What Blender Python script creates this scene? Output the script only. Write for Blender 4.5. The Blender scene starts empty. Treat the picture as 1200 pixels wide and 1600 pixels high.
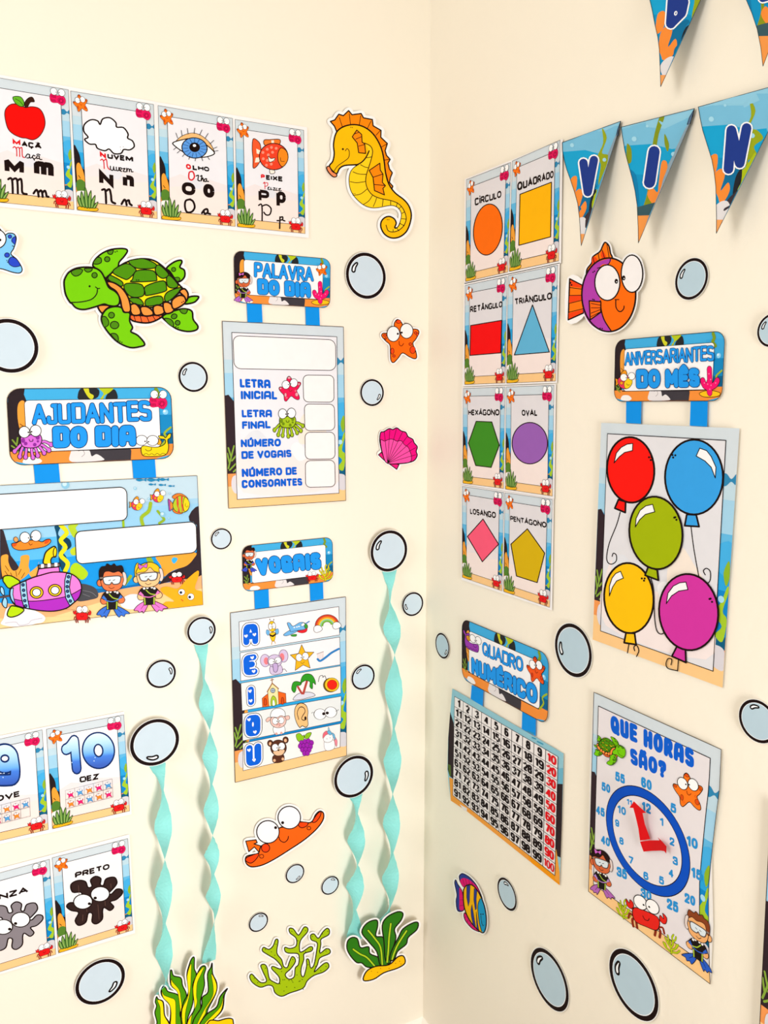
import bpy, math, random
from mathutils import Vector
from mathutils.geometry import tessellate_polygon, delaunay_2d_cdt

# ------------------------------------------------------------------ camera
scene = bpy.context.scene
COL = scene.collection
FOC = 1224.94                                  # focal length for a 1200 x 1600 frame
CAM = Vector((-0.75075, -1.22533, 1.337))
YAW, PITCH = 0.494825, -0.139737
FWD = Vector((math.sin(YAW) * math.cos(PITCH), math.cos(YAW) * math.cos(PITCH), math.sin(PITCH)))
RGT = FWD.cross(Vector((0, 0, 1))).normalized()
UPV = RGT.cross(FWD)
cam_data = bpy.data.cameras.new('camera')
cam = bpy.data.objects.new('camera', cam_data)
COL.objects.link(cam)
cam.location = CAM
cam.rotation_mode = 'QUATERNION'
cam.rotation_quaternion = FWD.to_track_quat('-Z', 'Y')
cam_data.sensor_fit = 'VERTICAL'
cam_data.sensor_height = 36.0
cam_data.lens = FOC / 1600 * 36.0
cam_data.clip_start = 0.02
scene.camera = cam

# ------------------------------------------------------------------ light
scene.view_settings.view_transform = 'Standard'
scene.view_settings.look = 'None'
scene.view_settings.gamma = 1.0
scene.view_settings.use_curve_mapping = False
scene.view_settings.exposure = 0.0
world = bpy.data.worlds.new('daylight')
scene.world = world
world.use_nodes = True
bg = world.node_tree.nodes['Background']
bg.inputs[0].default_value = (0.98, 0.99, 1.0, 1)
bg.inputs[1].default_value = 0.38


def window_light(name, loc, aim, w, h, power, color):
    d = bpy.data.lights.new(name, 'AREA')
    d.shape = 'RECTANGLE'
    d.size, d.size_y, d.energy, d.color = w, h, power, color
    o = bpy.data.objects.new(name, d)
    COL.objects.link(o)
    o.location = loc
    o.rotation_mode = 'QUATERNION'
    o.rotation_quaternion = (Vector(aim) - Vector(loc)).to_track_quat('-Z', 'Y')


window_light('window_light_right', (-0.32, -1.9, 0.85), (-1.75, 0, 0.8), 0.5, 0.8, 29, (1.0, 1.0, 1.0))
window_light('window_light_left', (-2.5, -0.9, 1.9), (0, -0.6, 1.2), 0.9, 1.1, 22, (1.0, 1.0, 1.0))


# ------------------------------------------------------------------ materials
def lin(c):
    return c / 12.92 if c <= 0.04045 else ((c + 0.055) / 1.055) ** 2.4


def rgb(h):
    return tuple(lin(int(h[i:i + 2], 16) / 255) for i in (0, 2, 4)) + (1,)


MATS = {}


def ink(h, rough=0.55, amt=0.025, name='ink'):
    """printed ink or dyed paper of one colour with a faint mottled density"""
    key = (h, rough, amt, name)
    if key in MATS:
        return MATS[key]
    m = bpy.data.materials.new('%s_%s' % (name, h))
    m.use_nodes = True
    nt = m.node_tree
    b = nt.nodes['Principled BSDF']
    b.inputs['Roughness'].default_value = rough
    b.inputs['Specular IOR Level'].default_value = 0.06
    n = nt.nodes.new('ShaderNodeTexNoise')
    n.inputs['Scale'].default_value = 60
    n.inputs['Detail'].default_value = 2
    g = nt.nodes.new('ShaderNodeNewGeometry')
    nt.links.new(g.outputs['Position'], n.inputs['Vector'])
    r = nt.nodes.new('ShaderNodeValToRGB')
    c = tuple(v * 0.96 for v in rgb(h)[:3]) + (1,)
    r.color_ramp.elements[0].position = 0.3
    r.color_ramp.elements[1].position = 0.7
    r.color_ramp.elements[0].color = tuple(v * (1 - amt) for v in c[:3]) + (1,)
    r.color_ramp.elements[1].color = c
    nt.links.new(n.outputs['Fac'], r.inputs[0])
    nt.links.new(r.outputs[0], b.inputs['Base Color'])
    MATS[key] = m
    return m


def ramp_ink(stops):
    """ink whose printed colour runs down the figure (uv y), as in the big number print"""
    key = ('ramp',) + tuple(stops)
    if key in MATS:
        return MATS[key]
    m = bpy.data.materials.new('gradient_ink')
    m.use_nodes = True
    nt = m.node_tree
    b = nt.nodes['Principled BSDF']
    b.inputs['Roughness'].default_value = 0.5
    uv = nt.nodes.new('ShaderNodeUVMap')
    s = nt.nodes.new('ShaderNodeSeparateXYZ')
    r = nt.nodes.new('ShaderNodeValToRGB')
    nt.links.new(uv.outputs[0], s.inputs[0])
    nt.links.new(s.outputs[1], r.inputs[0])
    nt.links.new(r.outputs[0], b.inputs['Base Color'])
    el = r.color_ramp.elements
    while len(el) < len(stops):
        el.new(0.5)
    for e, (p, h) in zip(el, stops):
        e.position = p
        e.color = rgb(h)
    MATS[key] = m
    return m


def wall_paint(name, h, bump=0.12):
    m = bpy.data.materials.new(name)
    m.use_nodes = True
    nt = m.node_tree
    b = nt.nodes['Principled BSDF']
    b.inputs['Roughness'].default_value = 0.42
    b.inputs['Specular IOR Level'].default_value = 0.3
    g = nt.nodes.new('ShaderNodeNewGeometry')
    n = nt.nodes.new('ShaderNodeTexNoise')
    n.inputs['Scale'].default_value = 2.2
    n.inputs['Detail'].default_value = 3
    r = nt.nodes.new('ShaderNodeValToRGB')
    c = rgb(h)
    r.color_ramp.elements[0].color = tuple(v * 0.985 for v in c[:3]) + (1,)
    r.color_ramp.elements[1].color = c
    nt.links.new(g.outputs['Position'], n.inputs['Vector'])
    nt.links.new(n.outputs['Fac'], r.inputs[0])
    nt.links.new(r.outputs[0], b.inputs['Base Color'])
    n2 = nt.nodes.new('ShaderNodeTexNoise')
    n2.inputs['Scale'].default_value = 55
    n2.inputs['Detail'].default_value = 4
    n2.inputs['Roughness'].default_value = 0.55
    nt.links.new(g.outputs['Position'], n2.inputs['Vector'])
    bp = nt.nodes.new('ShaderNodeBump')
    bp.inputs['Strength'].default_value = bump
    bp.inputs['Distance'].default_value = 0.004
    nt.links.new(n2.outputs['Fac'], bp.inputs['Height'])
    nt.links.new(bp.outputs[0], b.inputs['Normal'])
    return m


# ------------------------------------------------------------------ room shell
def mesh_obj(name, verts, faces, mats, parent=None, fm=None, smooth=False, origin=None):
    me = bpy.data.meshes.new(name)
    o0 = origin or Vector((0, 0, 0))
    me.from_pydata([tuple(Vector(v) - o0) for v in verts], [], faces)
    for m in (mats if isinstance(mats, (list, tuple)) else [mats]):
        me.materials.append(m)
    if fm:
        me.polygons.foreach_set('material_index', fm)
    if smooth:
        me.polygons.foreach_set('use_smooth', [True] * len(me.polygons))
    me.update()
    o = bpy.data.objects.new(name, me)
    COL.objects.link(o)
    if parent:
        o.parent = parent
    elif origin:
        o.location = origin
    return o


def box(name, lo, hi, m):
    x0, y0, z0 = lo
    x1, y1, z1 = hi
    v = [(x, y, z) for z in (z0, z1) for y in (y0, y1) for x in (x0, x1)]
    f = [(0, 2, 3, 1), (4, 5, 7, 6), (0, 1, 5, 4), (2, 6, 7, 3), (0, 4, 6, 2), (1, 3, 7, 5)]
    o = mesh_obj(name, v, f, m)
    o['kind'] = 'structure'
    return o


PAINT = wall_paint('cream_wall_paint', 'f5ecda')
box('wall_left', (-3.4, 0, 0), (0.12, 0.12, 2.75), PAINT)
box('wall_right', (0, -3.4, 0), (0.12, 0, 2.75), PAINT)
box('floor', (-3.4, -3.4, -0.1), (0.12, 0.12, 0), wall_paint('pale_floor_tile', '8f7a62', 0.02))  # plain unseen floor, coloured dark so less light bounces onto the lower walls
box('ceiling', (-3.4, -3.4, 2.75), (0.12, 0.12, 2.85), wall_paint('white_ceiling_paint', 'f6f2ea', 0.05))


def skirting(name, along_x):
    prof = [(0, 0), (0.016, 0), (0.016, 0.07), (0.014, 0.084), (0.009, 0.094), (0.0, 0.1)]
    v, f = [], []
    for t in (0.0, -3.4):
        for d, z in prof:
            v.append((t, -d, z) if along_x else (-d, t, z))
    k = len(prof)
    for i in range(k):
        j = (i + 1) % k
        f.append((i, j, k + j, k + i))
    f += [tuple(range(k)), tuple(range(k, 2 * k))]
    o = mesh_obj(name, v, f, wall_paint(name + '_paint', 'f7f1e6', 0.03))
    o['kind'] = 'structure'


skirting('baseboard_left', True)
skirting('baseboard_right', False)


# ------------------------------------------------------------------ drawing tools
EPS = 2.2e-5                                   # depth of one ink layer


def on_wall(x, y, wall, d):
    """where the line of sight through photo point (x, y) meets the plane d in front of a wall"""
    ray = RGT * ((x - 600) / FOC) - UPV * ((y - 800) / FOC) + FWD
    t = (-d - CAM.y) / ray.y if wall == 'L' else (-d - CAM.x) / ray.x
    return CAM + ray * t


def to_photo(p):
    q = Vector(p) - CAM
    w = q.dot(FWD)
    return 600 + FOC * q.dot(RGT) / w, 800 - FOC * q.dot(UPV) / w


def pts(s):
    if isinstance(s, str):
        return [tuple(float(c) for c in p.split(',')) for p in s.split()]
    return list(s)


def catmull(p, closed, n=4):
    m = len(p)
    out = []
    for i in range(m if closed else m - 1):
        if closed:
            a, b, c, d = p[i - 1], p[i], p[(i + 1) % m], p[(i + 2) % m]
        else:
            a, b, c, d = p[max(i - 1, 0)], p[i], p[i + 1], p[min(i + 2, m - 1)]
        for k in range(n):
            t = k / n
            out.append(tuple(0.5 * (2 * b[j] + (c[j] - a[j]) * t + (2 * a[j] - 5 * b[j] + 4 * c[j] - d[j]) * t * t
                                    + (3 * b[j] - a[j] - 3 * c[j] + d[j]) * t ** 3) for j in (0, 1)))
    if not closed:
        out.append(p[-1])
    return out


def chaikin(p, closed, n=2):
    for _ in range(n):
        q = [] if closed else [p[0]]
        m = len(p)
        for i in range(m if closed else m - 1):
            a, b = p[i], p[(i + 1) % m]
            q.append((a[0] * .75 + b[0] * .25, a[1] * .75 + b[1] * .25))
            q.append((a[0] * .25 + b[0] * .75, a[1] * .25 + b[1] * .75))
        if not closed:
            q.append(p[-1])
        p = q
    return p


def circle_pts(cx, cy, rx, ry=None, rot=0, n=28, a0=0, a1=360):
    ry = rx if ry is None else ry
    c, s = math.cos(math.radians(rot)), math.sin(math.radians(rot))
    full = abs(a1 - a0) >= 360
    out = []
    for i in range(n if full else n + 1):
        a = math.radians(a0 + (a1 - a0) * i / n)
        x, y = rx * math.cos(a), ry * math.sin(a)
        out.append((cx + x * c - y * s, cy + x * s + y * c))
    return out


def round_poly(q, r, n=5):
    """a polygon with its corners rounded by r (one number, or one per corner)"""
    out = []
    m = len(q)
    for i in range(m):
        a, b, c = Vector(q[i - 1]), Vector(q[i]), Vector(q[(i + 1) % m])
        rr = r if not isinstance(r, (list, tuple)) else r[i]
        if rr <= 0:
            out.append(tuple(b))
            continue
        u, v = (a - b), (c - b)
        p0, p2 = b + u.normalized() * min(rr, u.length / 2), b + v.normalized() * min(rr, v.length / 2)
        for k in range(n + 1):
            t = k / n
            k1 = 0.45
            c1, c2 = p0.lerp(b, 1 - k1 * 1.0), p2.lerp(b, 1 - k1)
            pt = p0 * (1 - t) ** 3 + c1 * 3 * t * (1 - t) ** 2 + c2 * 3 * t * t * (1 - t) + p2 * t ** 3
            out.append(tuple(pt))
    return out


def ccw(p):
    """the polygon with its corners running counter-clockwise"""
    a = sum(p[i - 1][0] * p[i][1] - p[i][0] * p[i - 1][1] for i in range(len(p)))
    return list(p) if a > 0 else list(p)[::-1]


def union(polys, extra=()):
    """triangles that cover the union of the polygons once"""
    vs, fs = [], []
    for p in polys:
        p = ccw(p)
        b = len(vs)
        vs += [Vector(q) for q in p]
        fs.append(list(range(b, b + len(p))))
    vs += [Vector(e) for e in extra]
    r = delaunay_2d_cdt(vs, [], fs, 0, 1e-5)
    V = [tuple(v) for v in r[0]]
    F = []
    for f, o in zip(r[2], r[5]):
        if o:
            x = sum(V[i][0] for i in f) / len(f)
            y = sum(V[i][1] for i in f) / len(f)
            if any(within(x, y, polys[i]) for i in o):
                F.append(tuple(f))
    return V, F


def within(x, y, q):
    c = False
    for i in range(len(q)):
        ax, ay = q[i - 1]
        bx, by = q[i]
        if (ay > y) != (by > y) and x < (bx - ax) * (y - ay) / (by - ay) + ax:
            c = not c
    return c


def tri_fill(p):
    t = tessellate_polygon([[Vector((q[0], q[1], 0)) for q in p]])
    return p, [tuple(x) for x in t]


def ribbon(p, w, closed=False, cap='round'):
    """convex pieces that make up a stroke of width w along a polyline"""
    q = [p[0]]
    for a in p[1:]:
        if abs(a[0] - q[-1][0]) + abs(a[1] - q[-1][1]) > 1e-6:
            q.append(a)
    if closed and len(q) > 2 and abs(q[0][0] - q[-1][0]) + abs(q[0][1] - q[-1][1]) < 1e-6:
        q.pop()
    h = w / 2
    if len(q) == 1:
        return [circle_pts(q[0][0], q[0][1], h, n=12)]
    m = len(q)
    P = [Vector(a) for a in q]
    segs = m if closed else m - 1
    D = [(P[(i + 1) % m] - P[i]).normalized() for i in range(segs)]
    N = [Vector((-d.y, d.x)) for d in D]
    pieces = []
    start, end = [None] * segs, [None] * segs
    for i in range(m):
        if closed or 0 < i < m - 1:
            a, b = N[i - 1], N[i % segs]
            cosang = a.dot(b)
            room = min((P[i] - P[i - 1]).length, (P[(i + 1) % m] - P[i]).length)
            tn = math.sqrt(max(0, (1 - cosang) / max(1e-6, 1 + cosang)))
            if (cosang > 0.8 and h * tn < room * .45) or (cap == 'butt' and cosang > -0.72 and h * tn < room * .9):
                mv = (a + b) / (1 + cosang)
                end[i - 1] = mv * h
                start[i % segs] = mv * h
            else:
                end[i - 1] = a * h
                start[i % segs] = b * h
                if cap == 'round' or cosang > .3:
                    pieces.append(circle_pts(P[i].x, P[i].y, h, n=12, rot=7))
                else:
                    pieces.append([tuple(P[i] + a * h), tuple(P[i] + b * h), tuple(P[i] - a * h), tuple(P[i] - b * h)])
    if not closed:
        start[0], end[-1] = N[0] * h, N[-1] * h
        if cap == 'round':
            pieces.append(circle_pts(P[0].x, P[0].y, h, n=12, rot=3))
            pieces.append(circle_pts(P[-1].x, P[-1].y, h, n=12, rot=3))
    for i in range(segs):
        a, b = P[i], P[(i + 1) % m]
        pieces.append([tuple(a + start[i]), tuple(b + end[i]), tuple(b - end[i]), tuple(a - start[i])])
    return pieces


def stroke_tris(paths, w, closed, cap):
    pieces = []
    for p in paths:
        pieces += ribbon(p, w, closed, cap)
    try:
        return union(pieces)
    except Exception:
        v, f = [], []
        for p in pieces:
            b = len(v)
            v += p
            f.append(tuple(range(b, b + len(p))))
        return v, f


# transforms: local drawing units -> photo points
def place(x0, y0, s=1.0, rot=0.0, flip=False, sy=None, sh=0.0):
    c, n = math.cos(math.radians(rot)), math.sin(math.radians(rot))
    sy = s if sy is None else sy

    def f(x, y):
        x, y = (-x if flip else x) * s, y * sy
        y += sh * x
        return x0 + x * c - y * n, y0 + x * n + y * c
    return f


def quad_map(q, w, h):
    """perspective map of the rectangle w x h onto four photo points (top left, top right, bottom right, bottom left)"""
    (x0, y0), (x1, y1), (x2, y2), (x3, y3) = q
    dx1, dy1, dx2, dy2 = x1 - x2, y1 - y2, x3 - x2, y3 - y2
    sx, sy = x0 - x1 + x2 - x3, y0 - y1 + y2 - y3
    den = dx1 * dy2 - dx2 * dy1
    g = (sx * dy2 - dx2 * sy) / den
    k = (dx1 * sy - sx * dy1) / den
    a, b, c = x1 - x0 + g * x1, x3 - x0 + k * x3, x0
    d, e, f0 = y1 - y0 + g * y1, y3 - y0 + k * y3, y0

    def f(x, y):
        u, v = x / w, y / h
        z = g * u + k * v + 1
        return (a * u + b * v + c) / z, (d * u + e * v + f0) / z
    return f


def chain(f, g):
    return lambda x, y: f(*g(x, y))


STAMPS = {}


class Pen:
    def __init__(self, cv, tf):
        self.cv, self.tf = cv, tf

    def sub(self, *a, **k):
        return Pen(self.cv, chain(self.tf, place(*a, **k)))

    def quad(self, q, w, h):
        q = pts(q)
        return Pen(self.cv, chain(self.tf, quad_map(q, w, h)))

    def raw(self, v, f, color, uv=None):
        self.cv.add([self.tf(*p) for p in v], f, color, uv or v)

    def fill(self, p, color, smooth=True):
        p = pts(p)
        if smooth:
            p = catmull(p, True)
        v, f = tri_fill(p)
        self.raw(v, f, color)
        return p

    def line(self, p, color, w, closed=False, smooth=True, cap='round'):
        p = pts(p)
        if smooth and len(p) > 2:
            p = catmull(p, closed)
        v, f = stroke_tris([p], w, closed, cap)
        self.raw(v, f, color)

    def lines(self, paths, color, w, cap='round', smooth=True):
        v, f = stroke_tris([catmull(pts(p), False) if smooth and len(pts(p)) > 2 else pts(p) for p in paths], w, False, cap)
        self.raw(v, f, color)

    def shape(self, p, color, edge='1a0b08', w=3, smooth=True):
        q = self.fill(p, color, smooth)
        if w:
            self.line(q, edge, w, True, False)

    def ell(self, cx, cy, rx, ry=None, color='ffffff', edge='1a0b08', w=0, rot=0, n=28):
        q = circle_pts(cx, cy, rx, ry, rot, n)
        v, f = tri_fill(q)
        self.raw(v, f, color)
        if w:
            self.line(q, edge, w, True, False)

    def dots(self, spots, color, r, n=10):
        v, f = [], []
        for s in pts(spots):
            b = len(v)
            v += circle_pts(s[0], s[1], r, n=n)
            f.append(tuple(range(b, b + n)))
        self.raw(v, f, color)

    def stamp(self, key, func, *a):
        """draw a repeated little figure once and re-use its ink outlines"""
        k = (key,) + a
        if k not in STAMPS:
            rec = Recorder()
            func(Pen(rec, lambda x, y: (x, y)), *a)
            STAMPS[k] = rec.ops
        for v, f, c in STAMPS[k]:
            self.raw(v, f, c)


class Recorder:
    def __init__(self):
        self.ops = []

    def add(self, v, f, color, uv):
        self.ops.append((v, f, color))


class Thing:
    """one thing on a wall: an Empty that parents flat printed parts, each at its own depth in front of the wall"""

    def __init__(self, name, label, cat, wall, anchor, d=0.0012, bend=None, group=None):
        self.wall, self.d, self.bend = wall, d, bend
        self.root = bpy.data.objects.new(name, None)
        self.root.empty_display_size = 0.02
        COL.objects.link(self.root)
        self.root.location = on_wall(anchor[0], anchor[1], wall, 0)
        self.org = self.root.location.copy()
        self.root['label'], self.root['category'] = label, cat
        if group:
            self.root['group'] = group
        self.base = self.top = 0

    def depth(self, x, y):
        return self.d + (self.bend(x, y) if self.bend else 0)

    def at(self, x, y, lift):
        return on_wall(x, y, self.wall, self.depth(x, y) + lift) - self.org

    def part(self, name, parent=None, start=None, label=None):
        return Part(self, name, parent, self.base if start is None else (self.top if start == 'top' else start), label)


class Part:
    def __init__(self, thing, name, parent, start, label):
        self.t, self.name, self.parent, self.k, self.label = thing, name, parent, start, label
        self.v, self.f, self.m, self.uv = [], [], [], []
        self.mats = []
        self.smooth = False

    def pen(self, tf=None):
        return Pen(self, tf or (lambda x, y: (x, y)))

    def mi(self, color):
        m = color if not isinstance(color, str) else ink(color)
        if m not in self.mats:
            self.mats.append(m)
        return self.mats.index(m)

    def add(self, v, f, color, uv):
        self.k += 1
        b = len(self.v)
        self.v += [self.t.at(x, y, self.k * EPS) for x, y in v]
        self.uv += uv
        self.f += [tuple(b + i for i in q) for q in f]
        self.m += [self.mi(color)] * len(f)

    def slab(self, polys, color, thick=0.0006, extra=(), edge=None, tris=None):
        """a sheet of paper or card with real thickness: front, back and cut edge"""
        v, f = tris or union(polys, extra)
        b = len(self.v)
        n = len(v)
        self.v += [self.t.at(x, y, 0) for x, y in v] + [self.t.at(x, y, -thick) for x, y in v]
        self.uv += list(v) * 2
        cnt = {}
        for q in f:
            for i in range(len(q)):
                cnt[(q[i], q[(i + 1) % len(q)])] = 1
        side = [(i, j, j + n, i + n) for (i, j) in cnt if (j, i) not in cnt]
        F = list(f) + [tuple(i + n for i in reversed(q)) for q in f] + side
        self.f += [tuple(b + i for i in q) for q in F]
        self.m += [self.mi(color)] * (2 * len(f)) + [self.mi(edge or color)] * len(side)

    def done(self):
        self.t.top = max(self.t.top, self.k)
        me = bpy.data.meshes.new(self.name)
        me.from_pydata([tuple(p) for p in self.v], [], self.f)
        for m in self.mats:
            me.materials.append(m)
        me.polygons.foreach_set('material_index', self.m)
        if self.smooth:
            me.polygons.foreach_set('use_smooth', [True] * len(me.polygons))
        if any(m.name.startswith('gradient') for m in self.mats):
            u = me.uv_layers.new(name='UVMap')
            for lp in me.loops:
                u.data[lp.index].uv = (self.uv[lp.vertex_index][0] / 100, self.uv[lp.vertex_index][1] / 100)
        me.update()
        o = bpy.data.objects.new(self.name, me)
        COL.objects.link(o)
        o.parent = self.parent or self.t.root
        if self.label:
            o['label'] = self.label
        return o


# ------------------------------------------------------------------ lettering
GLYPHS = {
    'A': (72, 'L0,100 36,0 72,100|L13,66 59,66'), 'B': (62, 'L0,0 0,100|~0,0 56,0 58,24 56,47 0,47|~0,47 64,47 64,74 64,100 0,100'),
    'C': (60, '~60,18 48,0 32,0 0,0 0,50 0,100 32,100 48,100 60,82'), 'D': (66, 'L0,0 0,100|~0,0 34,0 68,0 68,50 68,100 34,100 0,100'),
    'E': (52, 'L52,0 0,0 0,100 52,100|L0,48 46,48'), 'F': (50, 'L50,0 0,0 0,100|L0,48 44,48'),
    'G': (66, '~62,16 48,0 34,0 0,0 0,50 0,100 34,100 66,100 66,60|L66,58 42,58'), 'H': (64, 'L0,0 0,100|L64,0 64,100|L0,48 64,48'),
    'I': (0, 'L0,0 0,100'), 'J': (48, '~48,0 48,62 48,100 24,100 0,100 0,72|L30,0 60,0'), 'L': (46, 'L0,0 0,100 46,100'),
    'M': (80, 'L0,100 0,0 40,74 80,0 80,100'), 'N': (64, 'L0,100 0,0 64,100 64,0'),
    'O': (70, 'e35,50 35,50'), 'P': (58, 'L0,100 0,0|~0,0 56,0 60,27 56,54 0,54'),
    'Q': (70, 'e35,50 35,50|L44,72 72,104'), 'R': (60, 'L0,100 0,0|~0,0 54,0 58,26 54,52 0,52|L28,52 62,100'),
    'S': (58, '~52,8 40,0 27,0 0,0 0,25 0,46 29,50 58,54 58,75 58,100 31,100 16,100 4,91'), 'T': (64, 'L0,0 64,0|L32,0 32,100'),
    'U': (64, '~0,0 0,60 0,100 32,100 64,100 64,60 64,0'), 'V': (70, 'L0,0 35,100 70,0'), 'X': (66, 'L0,0 66,100|L66,0 0,100'),
    'Z': (62, 'L0,0 62,0 0,100 62,100'), '?': (50, '~0,22 0,0 25,0 50,0 50,28 50,44 25,52 25,68|L25,98 25,100'),
    '0': (58, 'e29,50 29,50'), '1': (30, 'L0,22 26,0 26,100'),
    '2': (58, '~0,26 2,0 29,0 56,0 58,28 56,44 30,66 0,100|L0,100 58,100'),
    '3': (56, '~0,20 4,0 28,0 54,0 54,24 54,48 22,48|~22,48 58,48 58,76 58,100 28,100 0,100 0,80'),
    '4': (60, 'L45,100 45,0 0,70 60,70'), '5': (58, 'L52,0 8,0 4,48|~4,48 14,36 32,36 58,36 58,68 58,100 28,100 2,100 0,80'),
    '6': (58, '~52,16 48,0 30,0 0,0 0,70|e29,71 29,29'), '7': (58, 'L0,0 58,0 22,100'),
    '8': (58, 'e29,24 25,24|e29,73 29,27'),
    '9': (58, '~6,84 10,100 28,100 58,100 58,30|e29,29 29,29'),
    'a': (72, '~0,100 0,38 6,0 36,0 66,0 72,38 72,100|L6,66 66,66'),
    'm': (84, 'L0,100 0,32|~0,50 4,32 24,32 42,32 42,56 42,100|~42,50 46,32 66,32 84,32 84,56 84,100'),
    'n': (46, 'L0,100 0,32|~0,50 4,32 24,32 46,32 46,56 46,100'), 'o': (56, 'e28,66 28,34'),
    'p': (56, 'L0,140 0,32|e29,66 27,34'),
}
MARKS = {'Á': ('A', 'L34,-16 48,-32'), 'É': ('E', 'L24,-16 38,-32'), 'Ú': ('U', 'L30,-16 44,-32'), 'Í': ('I', 'L-2,-16 10,-32'),
         'Ã': ('A', '~14,-14 22,-30 36,-20 50,-10 58,-26'), 'ã': ('a', '~14,-16 22,-30 36,-22 50,-14 58,-28'), 'Â': ('A', 'L18,-14 36,-32 54,-14'), 'Ê': ('E', 'L8,-14 26,-32 44,-14'),
         'Ç': ('C', 'L34,108 38,124 22,128')}


def glyph(ch):
    extra = ''
    if ch in MARKS:
        ch, extra = MARKS[ch]
        extra = '|' + extra
    w, s = GLYPHS[ch]
    out = []
    for st in (s + extra).split('|'):
        p = pts(st[1:])
        if st[0] == '~':
            p = chaikin(p, False, 3)
        elif st[0] == 'e':
            (cx, cy), (rx, ry) = p
            p = []
            for i in range(25):
                c, n = math.cos(i * math.pi / 12), math.sin(i * math.pi / 12)
                p.append((cx + rx * math.copysign(abs(c) ** .84, c), cy + ry * math.copysign(abs(n) ** .84, n)))
        out.append(p)
    return w, out


def text_paths(text, lw, gap, space=34, width=None):
    """centre lines of a line of capitals 100 high, all ink inside x 0..width, y 0..100; letters narrow or widen to the width asked for"""
    x = lw / 2
    kx = 1
    if width:
        n = sum(c != ' ' for c in text)
        own = sum(glyph(c)[0] for c in text if c != ' ') * (100 - lw) / 100
        fixed = n * lw + (n - 1) * gap + text.count(' ') * space
        kx = max(.35, (width - fixed) / own) if own > 1 else 1
    out = []
    sc = (100 - lw) / 100
    for ch in text:
        if ch == ' ':
            x += space
            continue
        w, st = glyph(ch)
        out.append([[(x + px * sc * kx, lw / 2 + py * sc) for px, py in p] for p in st])
        x += w * sc * kx + lw + gap
    return out, x - gap - lw / 2


def wall_aspect(pen, q):
    """width over height, on the wall, of a quadrilateral given in the pen's units"""
    w = pen.cv.t.wall
    a, b, c, d = [on_wall(*pen.tf(*p), w, 0) for p in pts(q)]
    return ((b - a).length + (c - d).length) / ((d - a).length + (c - b).length)


def write(pen, q, text, coats, lw=22, gap=3, cap='round', space=34, jig=0, arch=False, low=False):
    """letters laid into a quadrilateral; coats = [(colour, extra width), ...] from the outline inwards"""
    W = 100 * wall_aspect(pen, q)
    letters, w = text_paths(text.replace('A', 'a').replace('Ã', 'ã') if arch else text, lw, gap, space, W)
    k = (W - lw) / max(1e-6, w - lw) if w - lw > 2 else 1
    x0 = W / 2 if w - lw <= 2 else lw / 2
    ys = [b for ps in letters for p in ps for a, b in p]
    lo, hi = (min(ys), max(ys)) if low else (lw / 2, 100 - lw / 2)
    L = pen.quad(q, W, 100)
    rnd = random.Random(text)
    moved = []
    for paths in letters:
        dy = rnd.uniform(-jig, jig) if jig else 0
        moved.append([[(x0 + (a - lw / 2) * k, lw / 2 + (b - lo) / (hi - lo) * (100 - lw) + dy) for a, b in p] for p in paths])
    if len(coats) > 1:                           # bubble letters: each letter overlaps the one before it
        for paths in moved:
            for color, ex in coats:
                L.raw(*stroke_tris(paths, lw + ex, False, cap), color)
        return
    for color, ex in coats:
        V, F = [], []
        for paths in moved:
            v, f = stroke_tris(paths, lw + ex, False, cap)
            b = len(V)
            V += v
            F += [tuple(b + i for i in t) for t in f]
        L.raw(V, F, color)


# ------------------------------------------------------------------ little sea figures (drawing units about 100 wide)
BK = '1a0b08'


def eyes(p, a, b, r, pupils, w=2.5, pr=None, ry=None, col='fffdfc'):
    ry = ry or r * 1.06
    for (x, y), (px, py) in zip((a, b), pupils):
        p.ell(x, y, r, ry, col, BK, w, n=22)
        p.dots([(px, py)], BK, pr or r * 0.15, 8)


def starfish_fig(p, body='ff7a1a', spot='e2500f', w=2.4):
    p.shape('36,11 44,1 52,4 60,16 78,26 94,27 98,36 88,54 80,66 90,86 92,101 84,106 70,100 55,90 40,106 32,113 25,107 22,85 10,72 1,58 4,49 20,48 34,38', body, BK, w)
    p.ell(46, 8, 7, 5, spot, BK, 1)
    p.ell(8, 55, 5, 4, spot, BK, 1)
    p.ell(90, 36, 4, 6, spot, BK, 1)
    p.ell(30, 84, 5, 9, spot, BK, 1)
    p.ell(80, 82, 7, 9, spot, BK, 1)
    p.ell(35, 97, 3, 3, body, spot, 1.2)
    p.ell(75, 66, 3, 3, body, spot, 1.2)
    eyes(p, (32, 39), (67, 31), 17, ((43, 38), (54, 35)), 2.2, 2.6, 19)
    p.line('46,58 47,65 53,69 60,62', '8a2a00', 1.8)


def snail_fig(p, body='ec1660', dark='a40a3e'):
    p.shape('8,44 20,38 34,40 50,46 66,38 82,40 94,52 98,70 92,86 78,98 62,94 50,88 38,90 22,92 10,86 4,66', body, dark, 2.5)
    for a in range(0, 360, 30):
        x, y = 70 + 20 * math.cos(math.radians(a)), 70 + 18 * math.sin(math.radians(a))
        p.line([(70 + (x - 70) * .6, 70 + (y - 70) * .6), (x, y)], dark, 3.2, smooth=False)
    p.line('62,72 66,62 78,64 80,76 68,82 58,74', dark, 3.6)
    for x in (12, 20, 28, 36):
        p.line([(x, 50), (x + 3, 62)], dark, 3.2, smooth=False)
        p.line([(x - 2, 72), (x + 2, 84)], dark, 3.2, smooth=False)
    eyes(p, (28, 24), (74, 22), 20, ((42, 26), (60, 25)), 2, 3)


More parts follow.
